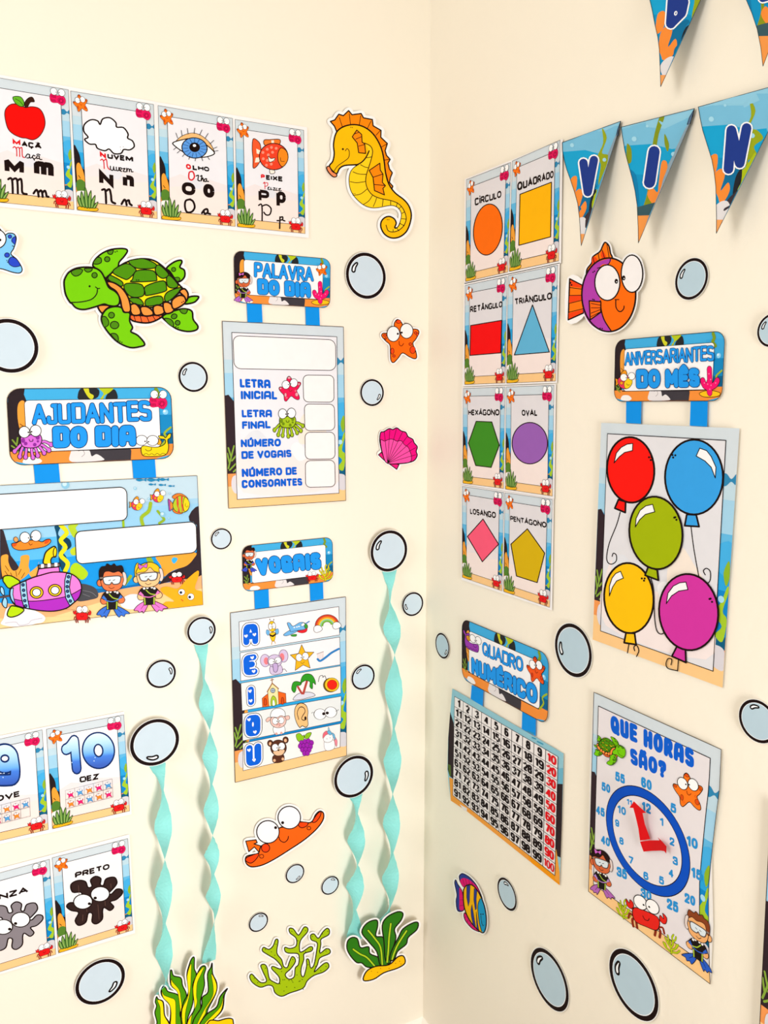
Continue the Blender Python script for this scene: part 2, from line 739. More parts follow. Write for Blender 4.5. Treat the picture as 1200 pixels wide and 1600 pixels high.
def crab_fig(p, body='e5191b', leg='8c1512'):
    for x, s in ((24, -1), (34, -1), (66, 1), (78, 1)):
        p.line([(x, 72), (x + 8 * s, 80), (x + 6 * s, 98)], leg, 6)
    p.lines(['18,70 10,66 6,80', '84,70 92,68 96,82'], leg, 5)
    p.line('20,54 10,46', body, 6, smooth=False)
    p.line('80,54 92,46', body, 6, smooth=False)
    p.shape('2,46 0,30 8,38 10,28 18,34 18,46 10,52', body, BK, 1.6)
    p.shape('84,48 86,36 94,42 92,28 102,36 100,52 92,56', body, BK, 1.6)
    p.shape('20,46 34,42 66,42 80,46 84,62 76,82 50,84 24,82 16,62', body, BK, 2)
    eyes(p, (36, 24), (66, 22), 17, ((44, 27), (58, 26)), 2, 2.6, 19)
    p.line('42,58 47,66 55,65 58,58', BK, 1.6)


def seaweed_fig(p):
    p.shape('4,92 16,84 50,82 84,84 98,86 96,94 80,99 40,101 10,100', 'f2b61e', BK, 2)
    blades = ['16,84 6,62 10,40 20,58 30,84', '30,84 20,52 26,22 36,48 42,84', '42,84 38,40 44,4 54,36 54,84', '54,84 56,44 70,14 70,48 66,84',
              '64,84 70,56 88,32 84,60 76,84', '74,84 84,70 100,58 92,76 84,86']
    for b in blades:
        p.shape(b, '5f8f3c', '15310f', 2.4)
    p.lines(['20,82 14,62 12,50', '33,82 27,54 28,36', '47,82 45,44 45,20', '60,82 62,50 68,28', '71,82 75,62 84,44', '80,84 88,72 94,64'], 'a9c46a', 3)


def green_coral_fig(p, c='b9cc12', e='4d5c06'):
    g = ['50,98 46,70 30,56 16,34', '46,72 60,48 54,20 62,4', '56,40 72,26 76,10', '30,56 34,36 30,18', '50,82 74,66 88,44', '74,66 80,46', '40,90 18,78 6,60', '22,80 14,62',
         '56,90 80,86 96,70', '44,62 44,40']
    p.lines(g, e, 10)
    p.lines(g, c, 7)


def pink_coral_fig(p, c='f2126e', e='5a0a2c'):
    p.shape('0,90 16,82 50,78 84,82 100,88 92,97 60,101 20,100', 'ffc21a', BK, 2)
    g = ['50,86 50,44 48,4', '50,70 26,60 16,44', '50,68 74,58 86,44', '48,84 46,50']
    p.lines(g, e, 25)
    p.lines(g, c, 21)
    p.dots('46,20 54,40 40,56 56,60 24,52 78,52 50,74', 'ff86b4', 2.6)


def octopus_fig(p, body='d76ad8', dark='8e2a9a', w=2.2):
    arms = ['22,46 14,54 6,62', '28,50 22,62 18,76', '36,52 34,66 32,78', '48,54 48,68 50,80', '56,54 60,66 62,76', '64,50 72,60 78,70', '70,48 80,54 90,64', '72,42 82,42 96,50']
    p.lines(arms, BK, 9)
    for a in arms:
        x, y = pts(a)[-1]
        p.ell(x, y, 5.5, 6.5, body, BK, w * .8, n=14)
    p.lines(arms, body, 5.5)
    p.shape('24,26 36,28 48,22 58,28 70,24 74,38 66,52 48,56 28,52 22,40', body, BK, w)
    p.ell(28, 36, 5, 6, dark)
    p.ell(34, 44, 4.5, 4.5, dark)
    p.ell(56, 48, 4.5, 4.5, dark)
    p.ell(64, 30, 5, 6, dark)
    p.ell(64, 40, 3, 3, dark)
    eyes(p, (32, 15), (60, 13), 13.5, ((42, 16), (50, 15)), 1.8, 2.2)
    p.line('43,34 45,39 51,39 52,34', BK, 1.6)


def whale_fig(p, body='f4d414', w=2.4):
    p.shape('14,52 24,46 50,52 70,50 84,40 84,26 70,22 66,12 80,14 86,20 94,8 102,6 100,20 92,28 94,52 88,76 70,84 30,84 16,76', body, BK, w)
    p.line('20,78 28,73 36,79 44,74 52,80 60,74 68,80 76,74 84,78', BK, 1.5)
    p.shape('60,30 66,22 74,34 70,44 62,42', 'e7a51d', BK, 1.4)
    eyes(p, (16, 26), (48, 28), 17, ((26, 30), (36, 32)), 2, 2.6, 18)
    p.line('26,58 32,64 42,62 44,54', BK, 1.6)


def fish_fig(p, body='e83a5a', face='f6cf1c', fin='f59b1c', w=2.4):
    p.shape('0,44 16,50 16,72 2,84 4,64', fin, BK, w, False)
    p.shape('24,36 34,14 50,4 58,22 50,34', fin, BK, w)
    p.shape('12,58 22,40 44,30 66,32 80,46 82,70 66,92 44,96 24,86', body, BK, w)
    p.shape('46,62 60,44 80,48 82,70 66,92 50,94 44,78', face, BK, 1.6)
    p.shape('26,60 40,64 34,76 24,72', fin, BK, 1.4)
    eyes(p, (42, 40), (80, 34), 17, ((54, 42), (68, 40)), 2, 2.6)
    p.line('56,70 60,78 70,76', BK, 1.5)


def striped_fish_fig(p):
    p.shape('0,28 14,40 22,52 22,70 8,86 4,66', 'b04aa6', BK, 2)
    p.shape('10,40 22,52 22,70 12,76', 'ee8a36', '7a2d10', 1)
    p.shape('18,18 36,2 60,0 84,14 90,30 40,30', 'ef7f2c', BK, 2)
    p.shape('24,76 30,92 54,98 70,92 60,80', 'ef7f2c', BK, 2)
    p.shape('22,54 34,24 56,10 82,18 100,44 94,76 74,90 48,90 30,78', 'b5c928', BK, 2.2)
    for s in ('38,20 46,16 50,50 46,74 40,50', '58,12 68,12 66,46 76,70 72,88 62,60', '46,90 50,60 58,90', '66,90 62,66 70,90'):
        p.fill(s, 'dc4a3a', False)
    p.shape('74,24 84,18 100,44 94,74 78,84 70,56', 'f4d51c', BK, 2)
    p.line('82,44 80,56 88,64 92,56', BK, 1.6)


def apple_fig(p):
    p.shape('1,52 3,34 16,22 34,22 50,28 66,25 84,28 96,42 102,64 98,84 88,100 74,108 58,105 44,104 24,96 10,82', 'f50a05', '5a0d08', 2.2)
    p.shape('50,28 48,16 56,4 66,1 72,12 62,14 56,26', '3a1d12', BK, 1.4)
    p.shape('18,4 36,2 46,14 46,25 36,26 24,18', '63b324', BK, 1.6)
    p.line('24,8 36,14 45,24', BK, 1.2)


def cloud_fig(p):
    p.shape('14,55 3,44 1,28 12,14 26,13 33,20 36,6 50,0 64,8 68,18 82,16 94,28 95,38 106,42 112,54 104,64 92,66 88,76 74,80 62,72 54,78 38,76 32,68 20,70 8,62', 'fdfbfd', BK, 3.2)
    p.dots('84,62 90,60 86,68', BK, .8)


def eye_fig(p):
    p.shape('3,52 16,28 40,12 64,14 90,34 104,60 88,48 64,34 40,32 20,40', 'f3bd7c', BK, 1.6)
    p.shape('0,48 20,36 44,28 70,34 92,48 104,62 88,74 66,80 44,78 24,68 8,58', 'fffbfa', BK, 3)
    p.ell(54, 54, 31, 30, '5b9be6', BK, 2.6)
    for a in range(0, 360, 24):
        c, s = math.cos(math.radians(a)), math.sin(math.radians(a))
        p.line([(54 + c * 16, 54 + s * 16), (54 + c * 29, 54 + s * 28)], '123a6b', 1.1, smooth=False)
    p.ell(54, 52, 13, 14, BK)
    p.ell(53, 47, 4, 4, 'ffffff')
    p.lines(['10,32 4,18', '20,24 16,8', '34,16 30,0', '48,12 48,-4', '62,14 66,-2', '76,22 82,6', '90,36 98,24', '100,48 108,42', '102,56 112,52',
             '10,60 4,68', '20,68 14,76', '32,76 28,84', '46,80 44,90', '60,82 60,92', '74,78 78,88', '88,74 94,82'], BK, 1.5, smooth=False)


def dotted_fish_fig(p):
    p.shape('4,2 22,12 28,32 30,56 20,78 8,86 6,60 2,30', 'ef5a2c', BK, 2)
    p.fill('14,30 29,36 30,46 16,44', 'ffe9d2', False)
    p.fill('14,56 29,54 24,68 12,70', 'ffe9d2', False)
    p.shape('36,16 36,4 52,2 80,0 82,12 70,22 50,24', 'ef7a2a', BK, 2)
    p.fill('56,4 64,3 66,18 60,20', 'ffe9d2', False)
    p.shape('66,84 72,96 60,100 56,92 58,86', 'fdeee0', BK, 1.6)
    p.ell(66, 50, 42, 38, 'ee4326', BK, 2.4)
    p.dots('34,40 46,30 58,24 50,46 36,58 62,38 48,62 60,72 46,76 66,60 72,26', 'f69078', 4.2)
    p.shape('86,24 78,40 80,62 92,78 104,66 108,50 102,32', 'f58a1e', BK, 2)
    p.shape('50,50 58,56 70,54 66,62 54,66', 'fdeee0', BK, 1.6)
    p.line('86,52 88,62 98,62', BK, 1.4)


def blob_fig(p, body, edge=BK, grain=None):
    p.shape('30,34 14,32 12,14 26,6 40,10 44,24 52,22 50,8 60,0 70,6 68,20 74,22 80,8 96,6 100,20 90,34 82,42 88,44 98,34 108,36 108,46 96,58 84,62 90,74 82,82 72,74 68,80 66,100 54,110 46,104 48,86 40,84 34,104 20,110 14,98 22,80 8,74 0,64 6,56 18,56 30,48', body, edge, 2.6)
    if grain:
        p.lines(['26,18 26,40', '38,62 38,80', '52,30 52,40', '60,66 60,100', '74,40 74,70', '88,20 88,30', '30,86 28,100'], grain, .8, smooth=False)
    eyes(p, (32, 56), (66, 42), 18, ((44, 62), (56, 50)), 2.2, 3.4, 17)


def diver_fig(p, skin='e8683a', hair='2a120c', trim='3f78d6', fin='3a78dc', girl=False, mask='dfe9ee'):
    """a snorkelling child seen from the front, arms held to the sides, flippers out (104 wide, 180 high)"""
    if girl:
        p.shape('12,18 20,10 26,30 24,62 12,70 8,40', hair, BK, 1.4)
    p.shape('36,140 14,152 2,168 14,170 18,176 28,172 32,178 46,150', fin, BK, 2)
    p.shape('64,140 88,150 108,164 94,166 90,174 80,170 72,176 56,150', fin, BK, 2)
    p.lines(['34,150 24,164', '68,150 82,162'], BK, 1.2, smooth=False)
    p.shape('24,106 14,122 20,134 34,132 32,120', skin, BK, 1.8)
    p.shape('78,104 92,118 86,130 72,130 72,118', skin, BK, 1.8)
    p.shape('34,124 68,124 68,150 34,152', '1d1513', BK, 1.8, False)
    p.fill('34,126 38,126 39,150 35,151', 'aac63a', False)
    p.fill('64,126 68,126 67,150 63,150', 'aac63a', False)
    p.shape('26,98 38,94 64,92 76,98 84,112 70,118 52,124 32,122 18,114', '1d1513', BK, 1.8)
    p.fill('18,114 24,106 34,118 32,123', trim, False)
    p.fill('70,118 78,104 85,112 74,118', trim, False)
    p.line('30,122 52,126 72,119', trim, 3)
    p.line('42,102 54,114 70,118', 'aac63a', 3.4)
    p.dots('36,96 46,94 60,93 68,97', 'f6f2ee', 4)
    p.ell(12, 66, 9, 11, skin, BK, 1.8)
    p.ell(88, 62, 9, 11, skin, BK, 1.8)
    p.shape('14,56 18,30 34,18 66,16 84,28 88,54 82,78 66,90 40,92 22,82', skin, BK, 2)
    if girl:
        p.shape('12,44 22,22 40,12 62,10 82,22 88,42 70,40 56,26 42,40 24,42', hair, BK, 1.8)
        p.shape('20,14 34,20 48,12 46,28 36,24 24,32', 'd86ad0', BK, 1.6)
    else:
        p.shape('12,56 10,28 18,14 30,12 36,4 48,10 58,4 66,12 82,10 88,26 84,36 72,28 56,32 40,28 26,32 20,54', hair, BK, 1.8)
    p.line('14,50 86,46', '8d8076', 5, smooth=False)
    p.shape('24,48 50,44 76,44 78,58 72,68 56,70 50,64 44,71 30,70 24,62', mask, '5b4d48', 3.4)
    p.lines(['40,58 46,56', '54,58 60,55'], BK, 1.8, smooth=False)
    p.line('40,78 48,84 58,80', BK, 1.6)
    p.shape('84,32 94,34 98,58 92,74 84,70 88,56', 'e6d4cc', BK, 1.6)


def turtle_fig(get):
    """get(part) gives the pen for each part; drawn in the frame 0..1200 x 0..912"""
    G, D, O, Y = '77cc06', '4c8a0c', 'ff9640', 'f3e40c'
    W = 13
    p = get('upper_flipper')
    p.shape('312,210 330,170 380,125 450,95 540,88 572,105 545,150 510,190 500,230 460,270 425,315 395,300 365,260 325,230', G, BK, W)
    p.shape('316,190 345,155 372,160 376,190 350,205 320,203', D, BK, 7)
    p.ell(420, 168, 20, 19, D, BK, 7)
    p.shape('424,110 465,100 455,130 430,128', D, BK, 7)
    p.dots('480,114 494,108', BK, 5)
    p = get('upper_rear_flipper')
    p.shape('865,235 920,190 970,175 980,192 965,228 998,250 1000,300 965,335 935,325 890,260', G, BK, W)
    p.ell(918, 245, 16, 16, D, BK, 6)
    p.shape('926,310 950,303 966,316 950,336', D, BK, 6)
    p = get('tail')
    p.shape('1000,500 1035,452 1105,448 1082,485 1040,500', G, BK, W)
    p = get('lower_rear_flipper')
    p.shape('835,600 880,570 940,550 1000,540 1055,558 1065,620 1100,670 1085,700 1020,710 940,690 870,640', G, BK, W)
    p.shape('965,545 1020,543 1010,575 980,572', D, BK, 7)
    p.ell(922, 597, 22, 18, D, BK, 7, -20)
    p.ell(948, 645, 18, 18, D, BK, 7)
    p.shape('850,612 895,618 918,650 910,674 870,645', D, BK, 7)
    p.dots('936,674 952,680', BK, 5)
    p = get('shell')
    p.shape('590,585 700,592 835,585 800,620 730,645 650,640 600,622', 'ff6a30', BK, W)
    p.lines(['620,592 632,628', '668,594 680,640', '715,594 735,640', '760,590 780,622', '800,586 815,604'], BK, 6, smooth=False)
    p.shape('350,520 400,512 440,520 410,545 380,572', O, BK, W)
    p.shape('415,322 450,275 520,215 600,178 690,165 770,178 840,225 900,290 960,360 985,395 930,440 860,480 780,525 700,530 630,510 590,500 560,420 510,370', Y, BK, W)
    for s in ('460,262 560,200 632,240 625,270 580,315 545,315', '580,185 640,168 700,165 785,205 770,235 640,235', '640,255 765,255 792,315 770,332 605,338 610,318',
              '795,212 830,225 882,285 840,312 800,290 780,250', '432,296 450,290 530,335 535,368 500,365 430,322', '565,350 680,360 692,440 600,450 548,390',
              '710,370 840,330 865,380 850,410 720,440 705,420', '865,310 892,292 952,362 920,385 875,370', '850,450 880,410 970,380 965,405 900,470 860,485',
              '585,462 660,462 692,510 620,500', '720,465 822,445 832,500 730,520 705,505'):
        p.shape(s, '4d9008', BK, 8)
    p = get('shell_rim')
    for s in ('630,502 665,540 667,582 610,585 590,520', '670,530 720,525 762,560 757,588 690,590', '765,530 800,512 847,532 842,575 780,587', '840,500 880,493 920,530 907,565 855,572',
              '905,480 960,440 1007,455 1000,500 920,542', '963,410 1000,390 1027,430 1015,482 1000,450'):
        p.shape(s, O, BK, W)
    p.shape('420,338 470,345 530,385 575,450 594,520 590,562 550,565 530,530 518,470 488,410 440,375', O, BK, W)
    p.dots('980,492 992,484 640,325 656,325', BK, 5)
    p = get('head')
    p.shape('97,350 105,310 135,265 190,236 260,228 330,235 375,265 405,320 432,380 480,410 510,450 510,500 480,520 430,515 395,505 330,525 250,545 190,535 155,500 140,490 108,430', G, BK, W)
    p.shape('150,262 175,294 215,284 236,250 200,240', D, BK, 7)
    p.shape('248,240 268,264 298,258 306,237', D, BK, 7)
    p.ell(325, 288, 20, 20, D, BK, 7)
    p.line('140,492 220,489 300,470 340,430 347,390', BK, 8)
    p.line('332,376 350,388 364,386', BK, 7)
    p.dots('288,371', BK, 8)
    p = get('front_flipper')
    p.shape('392,570 420,540 470,524 525,530 545,565 590,572 588,630 610,680 598,712 650,740 702,805 660,825 590,830 500,790 430,720 385,650 378,605', G, BK, W)
    p.shape('380,605 405,598 430,630 428,662 398,678 384,645', D, BK, 7)
    p.ell(452, 588, 22, 22, D, BK, 7)
    p.ell(475, 662, 32, 28, D, BK, 7)
    p.shape('448,732 480,726 502,750 498,785', D, BK, 7)
    p.dots('516,784 530,792', BK, 5)


def mini_turtle(p):
    turtle_fig(lambda n: p)


def bee_fig(p):
    p.lines(['42,14 38,0', '60,14 64,2'], BK, 2, smooth=False)
    p.dots('38,0 65,2', BK, 3)
    p.shape('30,50 12,42 6,56 20,66', '6db3e6', BK, 1.6)
    p.shape('70,46 90,42 92,58 76,64', '6db3e6', BK, 1.6)
    p.shape('32,58 68,56 66,78 52,92 36,82', 'f4c61a', BK, 2)
    p.line('30,64 50,70 72,62', BK, 7)
    p.ell(50, 30, 25, 22, 'f4c61a', BK, 2)
    eyes(p, (38, 30), (62, 28), 12, ((44, 31), (55, 30)), 1.6, 2.4)
    p.lines(['44,90 38,104', '58,88 64,100'], 'c98e10', 4)


def plane_fig(p):
    p.shape('2,72 30,50 60,52 40,70 10,82', '6fb4ea', BK, 2)
    p.shape('26,48 18,12 28,10 40,30 66,12 84,16 92,36 84,52 50,56 30,60', '6fb4ea', BK, 2)
    p.shape('54,60 84,52 92,40 90,64 72,72', 'e3232e', BK, 1.6)
    p.shape('84,20 94,28 94,46 84,44', '3b9a33', BK, 1.6)
    p.shape('70,24 82,16 84,28 74,34', 'fdfdfd', BK, 1.4)
    p.line('90,20 102,10', '4a86c8', 6, smooth=False)
    p.shape('30,78 50,76 48,88 32,86', '3b9a33', BK, 1.4)
    p.dots('44,38 54,36 62,34', 'fdfdfd', 3.5)


def rainbow_fig(p):
    for r, c in ((46, BK), (44, 'd8412a'), (37, 'f08c24'), (31, 'f2d43a'), (27, '8fc8a8'), (22, '7cbc3a'), (16, BK), (14.5, 'f3eeee')):
        q = circle_pts(50, 60, r, r, 0, 26, 180, 360)
        v, f = tri_fill(q)
        p.raw(v, f, c)
    for x in (14, 86):
        p.shape([(x + a, 66 + b) for a, b in ((-16, 4), (-12, -10), (0, -14), (12, -8), (16, 6), (4, 14), (-10, 14))], 'fbfbfb', BK, 1.8)


def elephant_fig(p):
    p.ell(16, 40, 18, 26, 'd6c4e2', '6d5a7c', 2)
    p.ell(20, 42, 9, 15, 'ee7f86')
    p.ell(86, 26, 17, 26, 'd6c4e2', '6d5a7c', 2)
    p.ell(80, 30, 9, 16, 'ee7f86')
    p.shape('34,66 36,98 76,94 72,62', 'd6c4e2', '6d5a7c', 2)
    p.line('78,84 86,80 94,92', '4a3a56', 2)
    p.ell(52, 44, 27, 26, 'd6c4e2', '6d5a7c', 2)
    eyes(p, (40, 46), (64, 42), 12, ((47, 47), (58, 45)), 1.6, 2.4)
    p.shape('44,56 60,56 62,74 56,90 46,88 44,70', 'c4a8d6', '4a3a56', 1.8)


def gold_star_fig(p):
    p.shape('52,0 66,30 104,32 76,56 84,94 54,80 18,100 24,60 0,38 36,34', 'f5b51c', BK, 2, False)
    eyes(p, (38, 50), (66, 46), 14, ((47, 51), (58, 49)), 1.6, 2.4)
    p.line('44,70 52,74 60,68', BK, 1.4)


def toothbrush_fig(p):
    p.lines(['6,24 8,52', '12,22 14,52', '18,20 20,50', '24,18 26,48', '30,16 30,44'], 'e6c4c0', 2.4, smooth=False)
    p.line('4,24 32,14', '9a8a88', 3, smooth=False)
    p.line('6,50 16,60 40,44 66,22 98,4', '2f7fc4', 10)


def church_fig(p):
    p.shape('2,66 30,46 30,98 2,100', 'f0641c', BK, 1.8, False)
    p.shape('66,42 98,52 98,88 66,92', 'f0641c', BK, 1.8, False)
    p.shape('26,40 46,10 68,32 68,92 28,98', 'f6e2a8', '6a4a2a', 1.8, False)
    p.line('24,42 46,10 70,32', '9a6a3a', 4, smooth=False)
    p.lines(['46,10 46,-8', '40,-2 52,-4'], '9a6a3a', 3, smooth=False)
    p.ell(47, 38, 9, 9, 'b8cce0', BK, 2)
    p.lines(['47,30 47,46', '39,38 55,38'], BK, 1.4, smooth=False)
    p.shape('38,96 38,72 47,58 58,70 58,94', 'a9c92c', BK, 1.6)
    p.shape('43,96 44,78 50,74 53,94', 'fdfdf0', BK, 1.2)
    for x in (14, 84):
        p.shape([(x - 5, 92), (x - 4, 72), (x, 66), (x + 5, 72), (x + 5, 90)], 'd24a14', BK, 1.4)


def palm_fig(p):
    p.shape('2,92 20,74 50,68 80,72 92,84 60,90 30,94', 'dcdbe8', BK, 1.8)
    p.line('40,72 32,58 26,46', 'b8433a', 8)
    p.line('46,72 56,48 64,30', 'b8433a', 9)
    p.shape('0,52 8,30 24,26 42,34 34,42 22,42 16,60 8,66', '2f9a22', BK, 1.8)
    p.shape('38,34 46,12 62,2 84,6 96,24 98,44 88,36 84,58 74,50 76,32 60,26 48,30', '2f9a22', BK, 1.8)


def yoyo_fig(p):
    p.line('2,40 8,12 22,6 24,16 34,8 40,26 46,34', '4a4646', 3)
    p.ell(62, 58, 36, 38, '7a5a14', BK, 2)
    p.ell(68, 56, 35, 37, 'f0c224', BK, 2)
    p.ell(69, 56, 24, 26, 'ee2416', '9a3a10', 2)


def sheep_fig(p):
    p.shape('32,72 72,68 76,94 60,100 36,100', 'fbf8f8', BK, 1.6)
    p.shape('20,44 8,52 2,44 14,34 26,38', 'f1c0b4', BK, 1.4)
    p.shape('78,36 96,32 98,44 84,48', 'f1c0b4', BK, 1.4)
    p.ell(52, 50, 32, 26, 'f3c6bc', BK, 1.8)
    p.shape('22,32 28,12 46,2 66,4 80,16 80,34 64,30 50,36 34,34', 'fdfcfc', BK, 1.8)
    eyes(p, (40, 50), (64, 48), 12, ((47, 51), (57, 50)), 1.6, 2.4)
    p.line('44,66 52,62 60,66 52,70', 'c06a6a', 2)
    p.dots('42,98 62,96', 'e0a79a', 5)


def ear_fig(p):
    p.shape('30,98 10,70 4,36 16,10 44,0 72,10 82,34 78,60 80,88 66,98 46,92', 'f2bf7e', BK, 3)
    p.line('28,66 20,40 34,18 56,18 66,34 52,50 44,64 60,70 70,58', BK, 3.4)
    p.ell(66, 62, 6, 8, BK)


def two_eyes_fig(p):
    p.ell(30, 56, 26, 44, 'fdfbfb', BK, 2.6)
    p.ell(76, 40, 26, 44, 'fdfbfb', BK, 2.6)
    p.ell(46, 52, 7, 12, BK)
    p.ell(61, 46, 7, 12, BK)
    p.lines(['8,46 -2,40 -6,48', '96,32 106,26 108,16'], BK, 2)


def bear_fig(p):
    p.ell(16, 24, 12, 13, '5a3020', BK, 2)
    p.ell(82, 14, 12, 13, '5a3020', BK, 2)
    p.ell(16, 26, 6, 7, 'e9b48a')
    p.ell(81, 16, 6, 7, 'e9b48a')
    p.shape('28,74 66,70 72,92 58,102 34,104 22,96', '5a3020', BK, 2)
    p.dots('30,94 66,90', 'e9b48a', 6)
    p.ell(50, 44, 34, 32, '5a3020', BK, 2)
    p.shape('26,60 40,48 60,46 76,56 66,72 48,76 34,72', 'e9bf96', BK, 1.4)
    eyes(p, (36, 42), (64, 38), 14, ((44, 44), (56, 42)), 1.6, 2.6)
    p.ell(50, 54, 4, 3, BK)


def grapes_fig(p):
    p.shape('4,8 22,2 38,14 46,10 40,36 22,40 8,30', '8cc41e', BK, 2)
    p.shape('46,20 60,4 84,2 72,22 58,28', '8cc41e', BK, 2)
    for x, y in ((30, 44), (48, 40), (66, 38), (82, 46), (22, 58), (40, 58), (58, 56), (76, 62), (32, 74), (50, 74), (68, 76), (42, 90), (58, 90)):
        p.ell(x, y, 11, 11.5, 'a01fae', '4a0a54', 1.6, n=16)


def unicorn_fig(p):
    p.shape('20,60 24,96 70,92 76,62 60,54', 'fbf8f8', '6a5a5e', 1.8)
    p.shape('76,40 92,60 86,84 78,72', 'ee8a9a', '6a5a5e', 1.4)
    p.shape('16,46 26,28 50,22 70,32 66,56 44,64 22,60', 'fbf8f8', '6a5a5e', 1.8)
    p.shape('46,24 50,0 58,24', '8cc6e6', '6a5a5e', 1.4)
    p.shape('14,46 18,26 38,16 46,28 30,34', 'ee6a7a', '6a5a5e', 1.4)
    p.shape('40,20 56,16 66,30 52,34', '6ab4dc', '6a5a5e', 1.4)
    p.shape('66,26 80,34 82,56 72,46', '6ab4dc', '6a5a5e', 1.4)
    p.lines(['34,48 38,50', '52,46 56,46'], BK, 1.8, smooth=False)


# ------------------------------------------------------------------ the printed underwater scene behind every sheet
def ocean_print(p, W, H, kind='sheet'):
    """water bands, rock, coral, kelp and sand printed across a W x H sheet"""
    def R(x0, y0, x1, y1, c):
        p.raw([(x0 * W, y0 * H), (x1 * W, y0 * H), (x1 * W, y1 * H), (x0 * W, y1 * H)], [(0, 1, 2, 3)], c)

    def S(s, c, smooth=True):
        q = catmull(pts(s), True) if smooth else pts(s)
        p.fill([(min(max(x, .1), 99.9) * W / 100, y * H / 100) for x, y in q], c, False)
    bands = [(0, .20, 'd3dde3'), (.20, .27, 'c0dae6'), (.27, .40, 'a4d3ec'), (.40, .50, '62b9e6'), (.50, .62, '2aa5e2'), (.62, .80, '0f86cc')]
    for a, b, c in bands:
        R(0, a, 1, b, c)
    S('86,20 93,17 97,19 100,17 100,21 97,20 93,22', '2f86b4')
    S('90,46 100,43 100,56 92,54', '45b0e8')
    R(0, .80, 1, .88, 'f39a55')
    R(0, .88, 1, 1, 'fbcb8c')
    S('88,82 100,80 100,85 94,86', '0c5c80')
    S('90,85 96,84 100,86 100,93 94,93 88,90', 'd9d4da')
    S('93,80 97,76 92,72 96,66 99,60 100,62 97,70 100,73 98,82', 'a5c92c')
    S('96,55 99,50 100,56 98,60', '8fb52a')
    p.dots([(W * .955, H * .655)], 'a9dcf4', W * .02)
    if kind == 'sheet':
        S('0,39 3,38.5 7,42 11,44 12,60 12,81 0,81', '33242a', False)
        S('9,60 12,58 13,76 9,74', 'f5a13c')
        p.lines([[(W * .01, H * .78), (W * .06, H * .66)], [(W * .02, H * .75), (W * .005, H * .70)], [(W * .035, H * .72), (W * .015, H * .67)], [(W * .04, H * .74), (W * .09, H * .70)],
                 [(W * .02, H * .79), (W * .08, H * .75)], [(W * .05, H * .80), (W * .10, H * .77)]], '86a83c', W * .012, smooth=False)
        S('4,83 8,82 12,84 12,90 6,92 3,88', 'dfdae0')
    else:
        S('0,46 4,48 7,54 8,62 12,66 12,76 0,76', '241a1c')
        S('2,62 5,59 8,62 11,70 12,80 3,82 2,72', 'f0a037')
        p.lines([[(W * .04, H * .70), (W * .06, H * .72)], [(W * .06, H * .76), (W * .09, H * .77)]], '6a3a10', W * .01, smooth=False)
        S('1,76 6,73 12,76 12,84 2,84', '56822c')
        S('1,84 12,83 12,88 2,90', 'f4efe8')


def faint_panel(p, W, H, q, edge_w=0.5, color='edebf0'):
    """the pale see-through panel over the print, with its thin black line"""
    v, f = tri_fill(q)
    p.raw(v, f, color)
    x0, y0 = q[0]
    w, h = W * .76, H * .8
    for s, c in (('62,52 70,48 82,56 90,62 92,72 80,74 70,68 60,66', 'f6e8da'), ('6,66 20,60 34,70 60,72 92,74 94,96 6,96', 'f5e7e4'), ('10,62 20,58 28,62 36,70 24,76 12,74', 'e3e4ea'),
                 ('52,70 58,66 66,70 72,74 60,78', 'f3f2f4')):
        p.fill([(x0 + (q[2][0] - x0) * a / 100, y0 + (q[2][1] - y0) * b / 100) for a, b in pts(s)], c)
    p.line(q, BK, edge_w, True, False)


def Z(x0, y0, s):
    return place(x0, y0, s)


def Q(s, z):
    """points traced in an enlarged view, as photo points"""
    return [z(*p) for p in pts(s)]


# ------------------------------------------------------------------ bubbles
def bubble(label, wall, x, y, h, hl, group=None, off=0.004):
    c = on_wall(x, y, wall, off)
    r = (on_wall(x, y - h, wall, off) - on_wall(x, y + h, wall, off)).length / 2
    ax = Vector((1, 0, 0)) if wall == 'L' else Vector((0, -1, 0))
    up = Vector((0, 0, 1))

    def tf(u, v):
        return to_photo(c + ax * (u * r) - up * (v * r))
    T = Thing('paper_bubble', label, 'bubble decoration', wall, (x, y), d=off, group=group)
    P = T.part('disc')
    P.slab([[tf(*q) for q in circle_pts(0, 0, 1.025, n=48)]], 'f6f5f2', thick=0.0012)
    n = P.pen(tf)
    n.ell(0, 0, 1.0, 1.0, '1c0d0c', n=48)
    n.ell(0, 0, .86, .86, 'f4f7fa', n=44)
    n.ell(0, 0, .835, .835, 'cfdfea' if wall == 'L' else 'b9d0dc', n=44)  # same blue, darker on the right wall: its dimmer light is in the colour
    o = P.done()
    T.base = P.k
    if hl is not None:
        g = T.part('highlight', label='white glint with black outline')
        m = g.pen(tf).sub(0, 0, 1, hl)
        m.shape('-.70,-.18 -.66,-.36 -.50,-.52 -.42,-.50 -.52,-.32 -.56,-.16 -.64,-.12', 'fbfdff', '120808', .07)
        g.done()


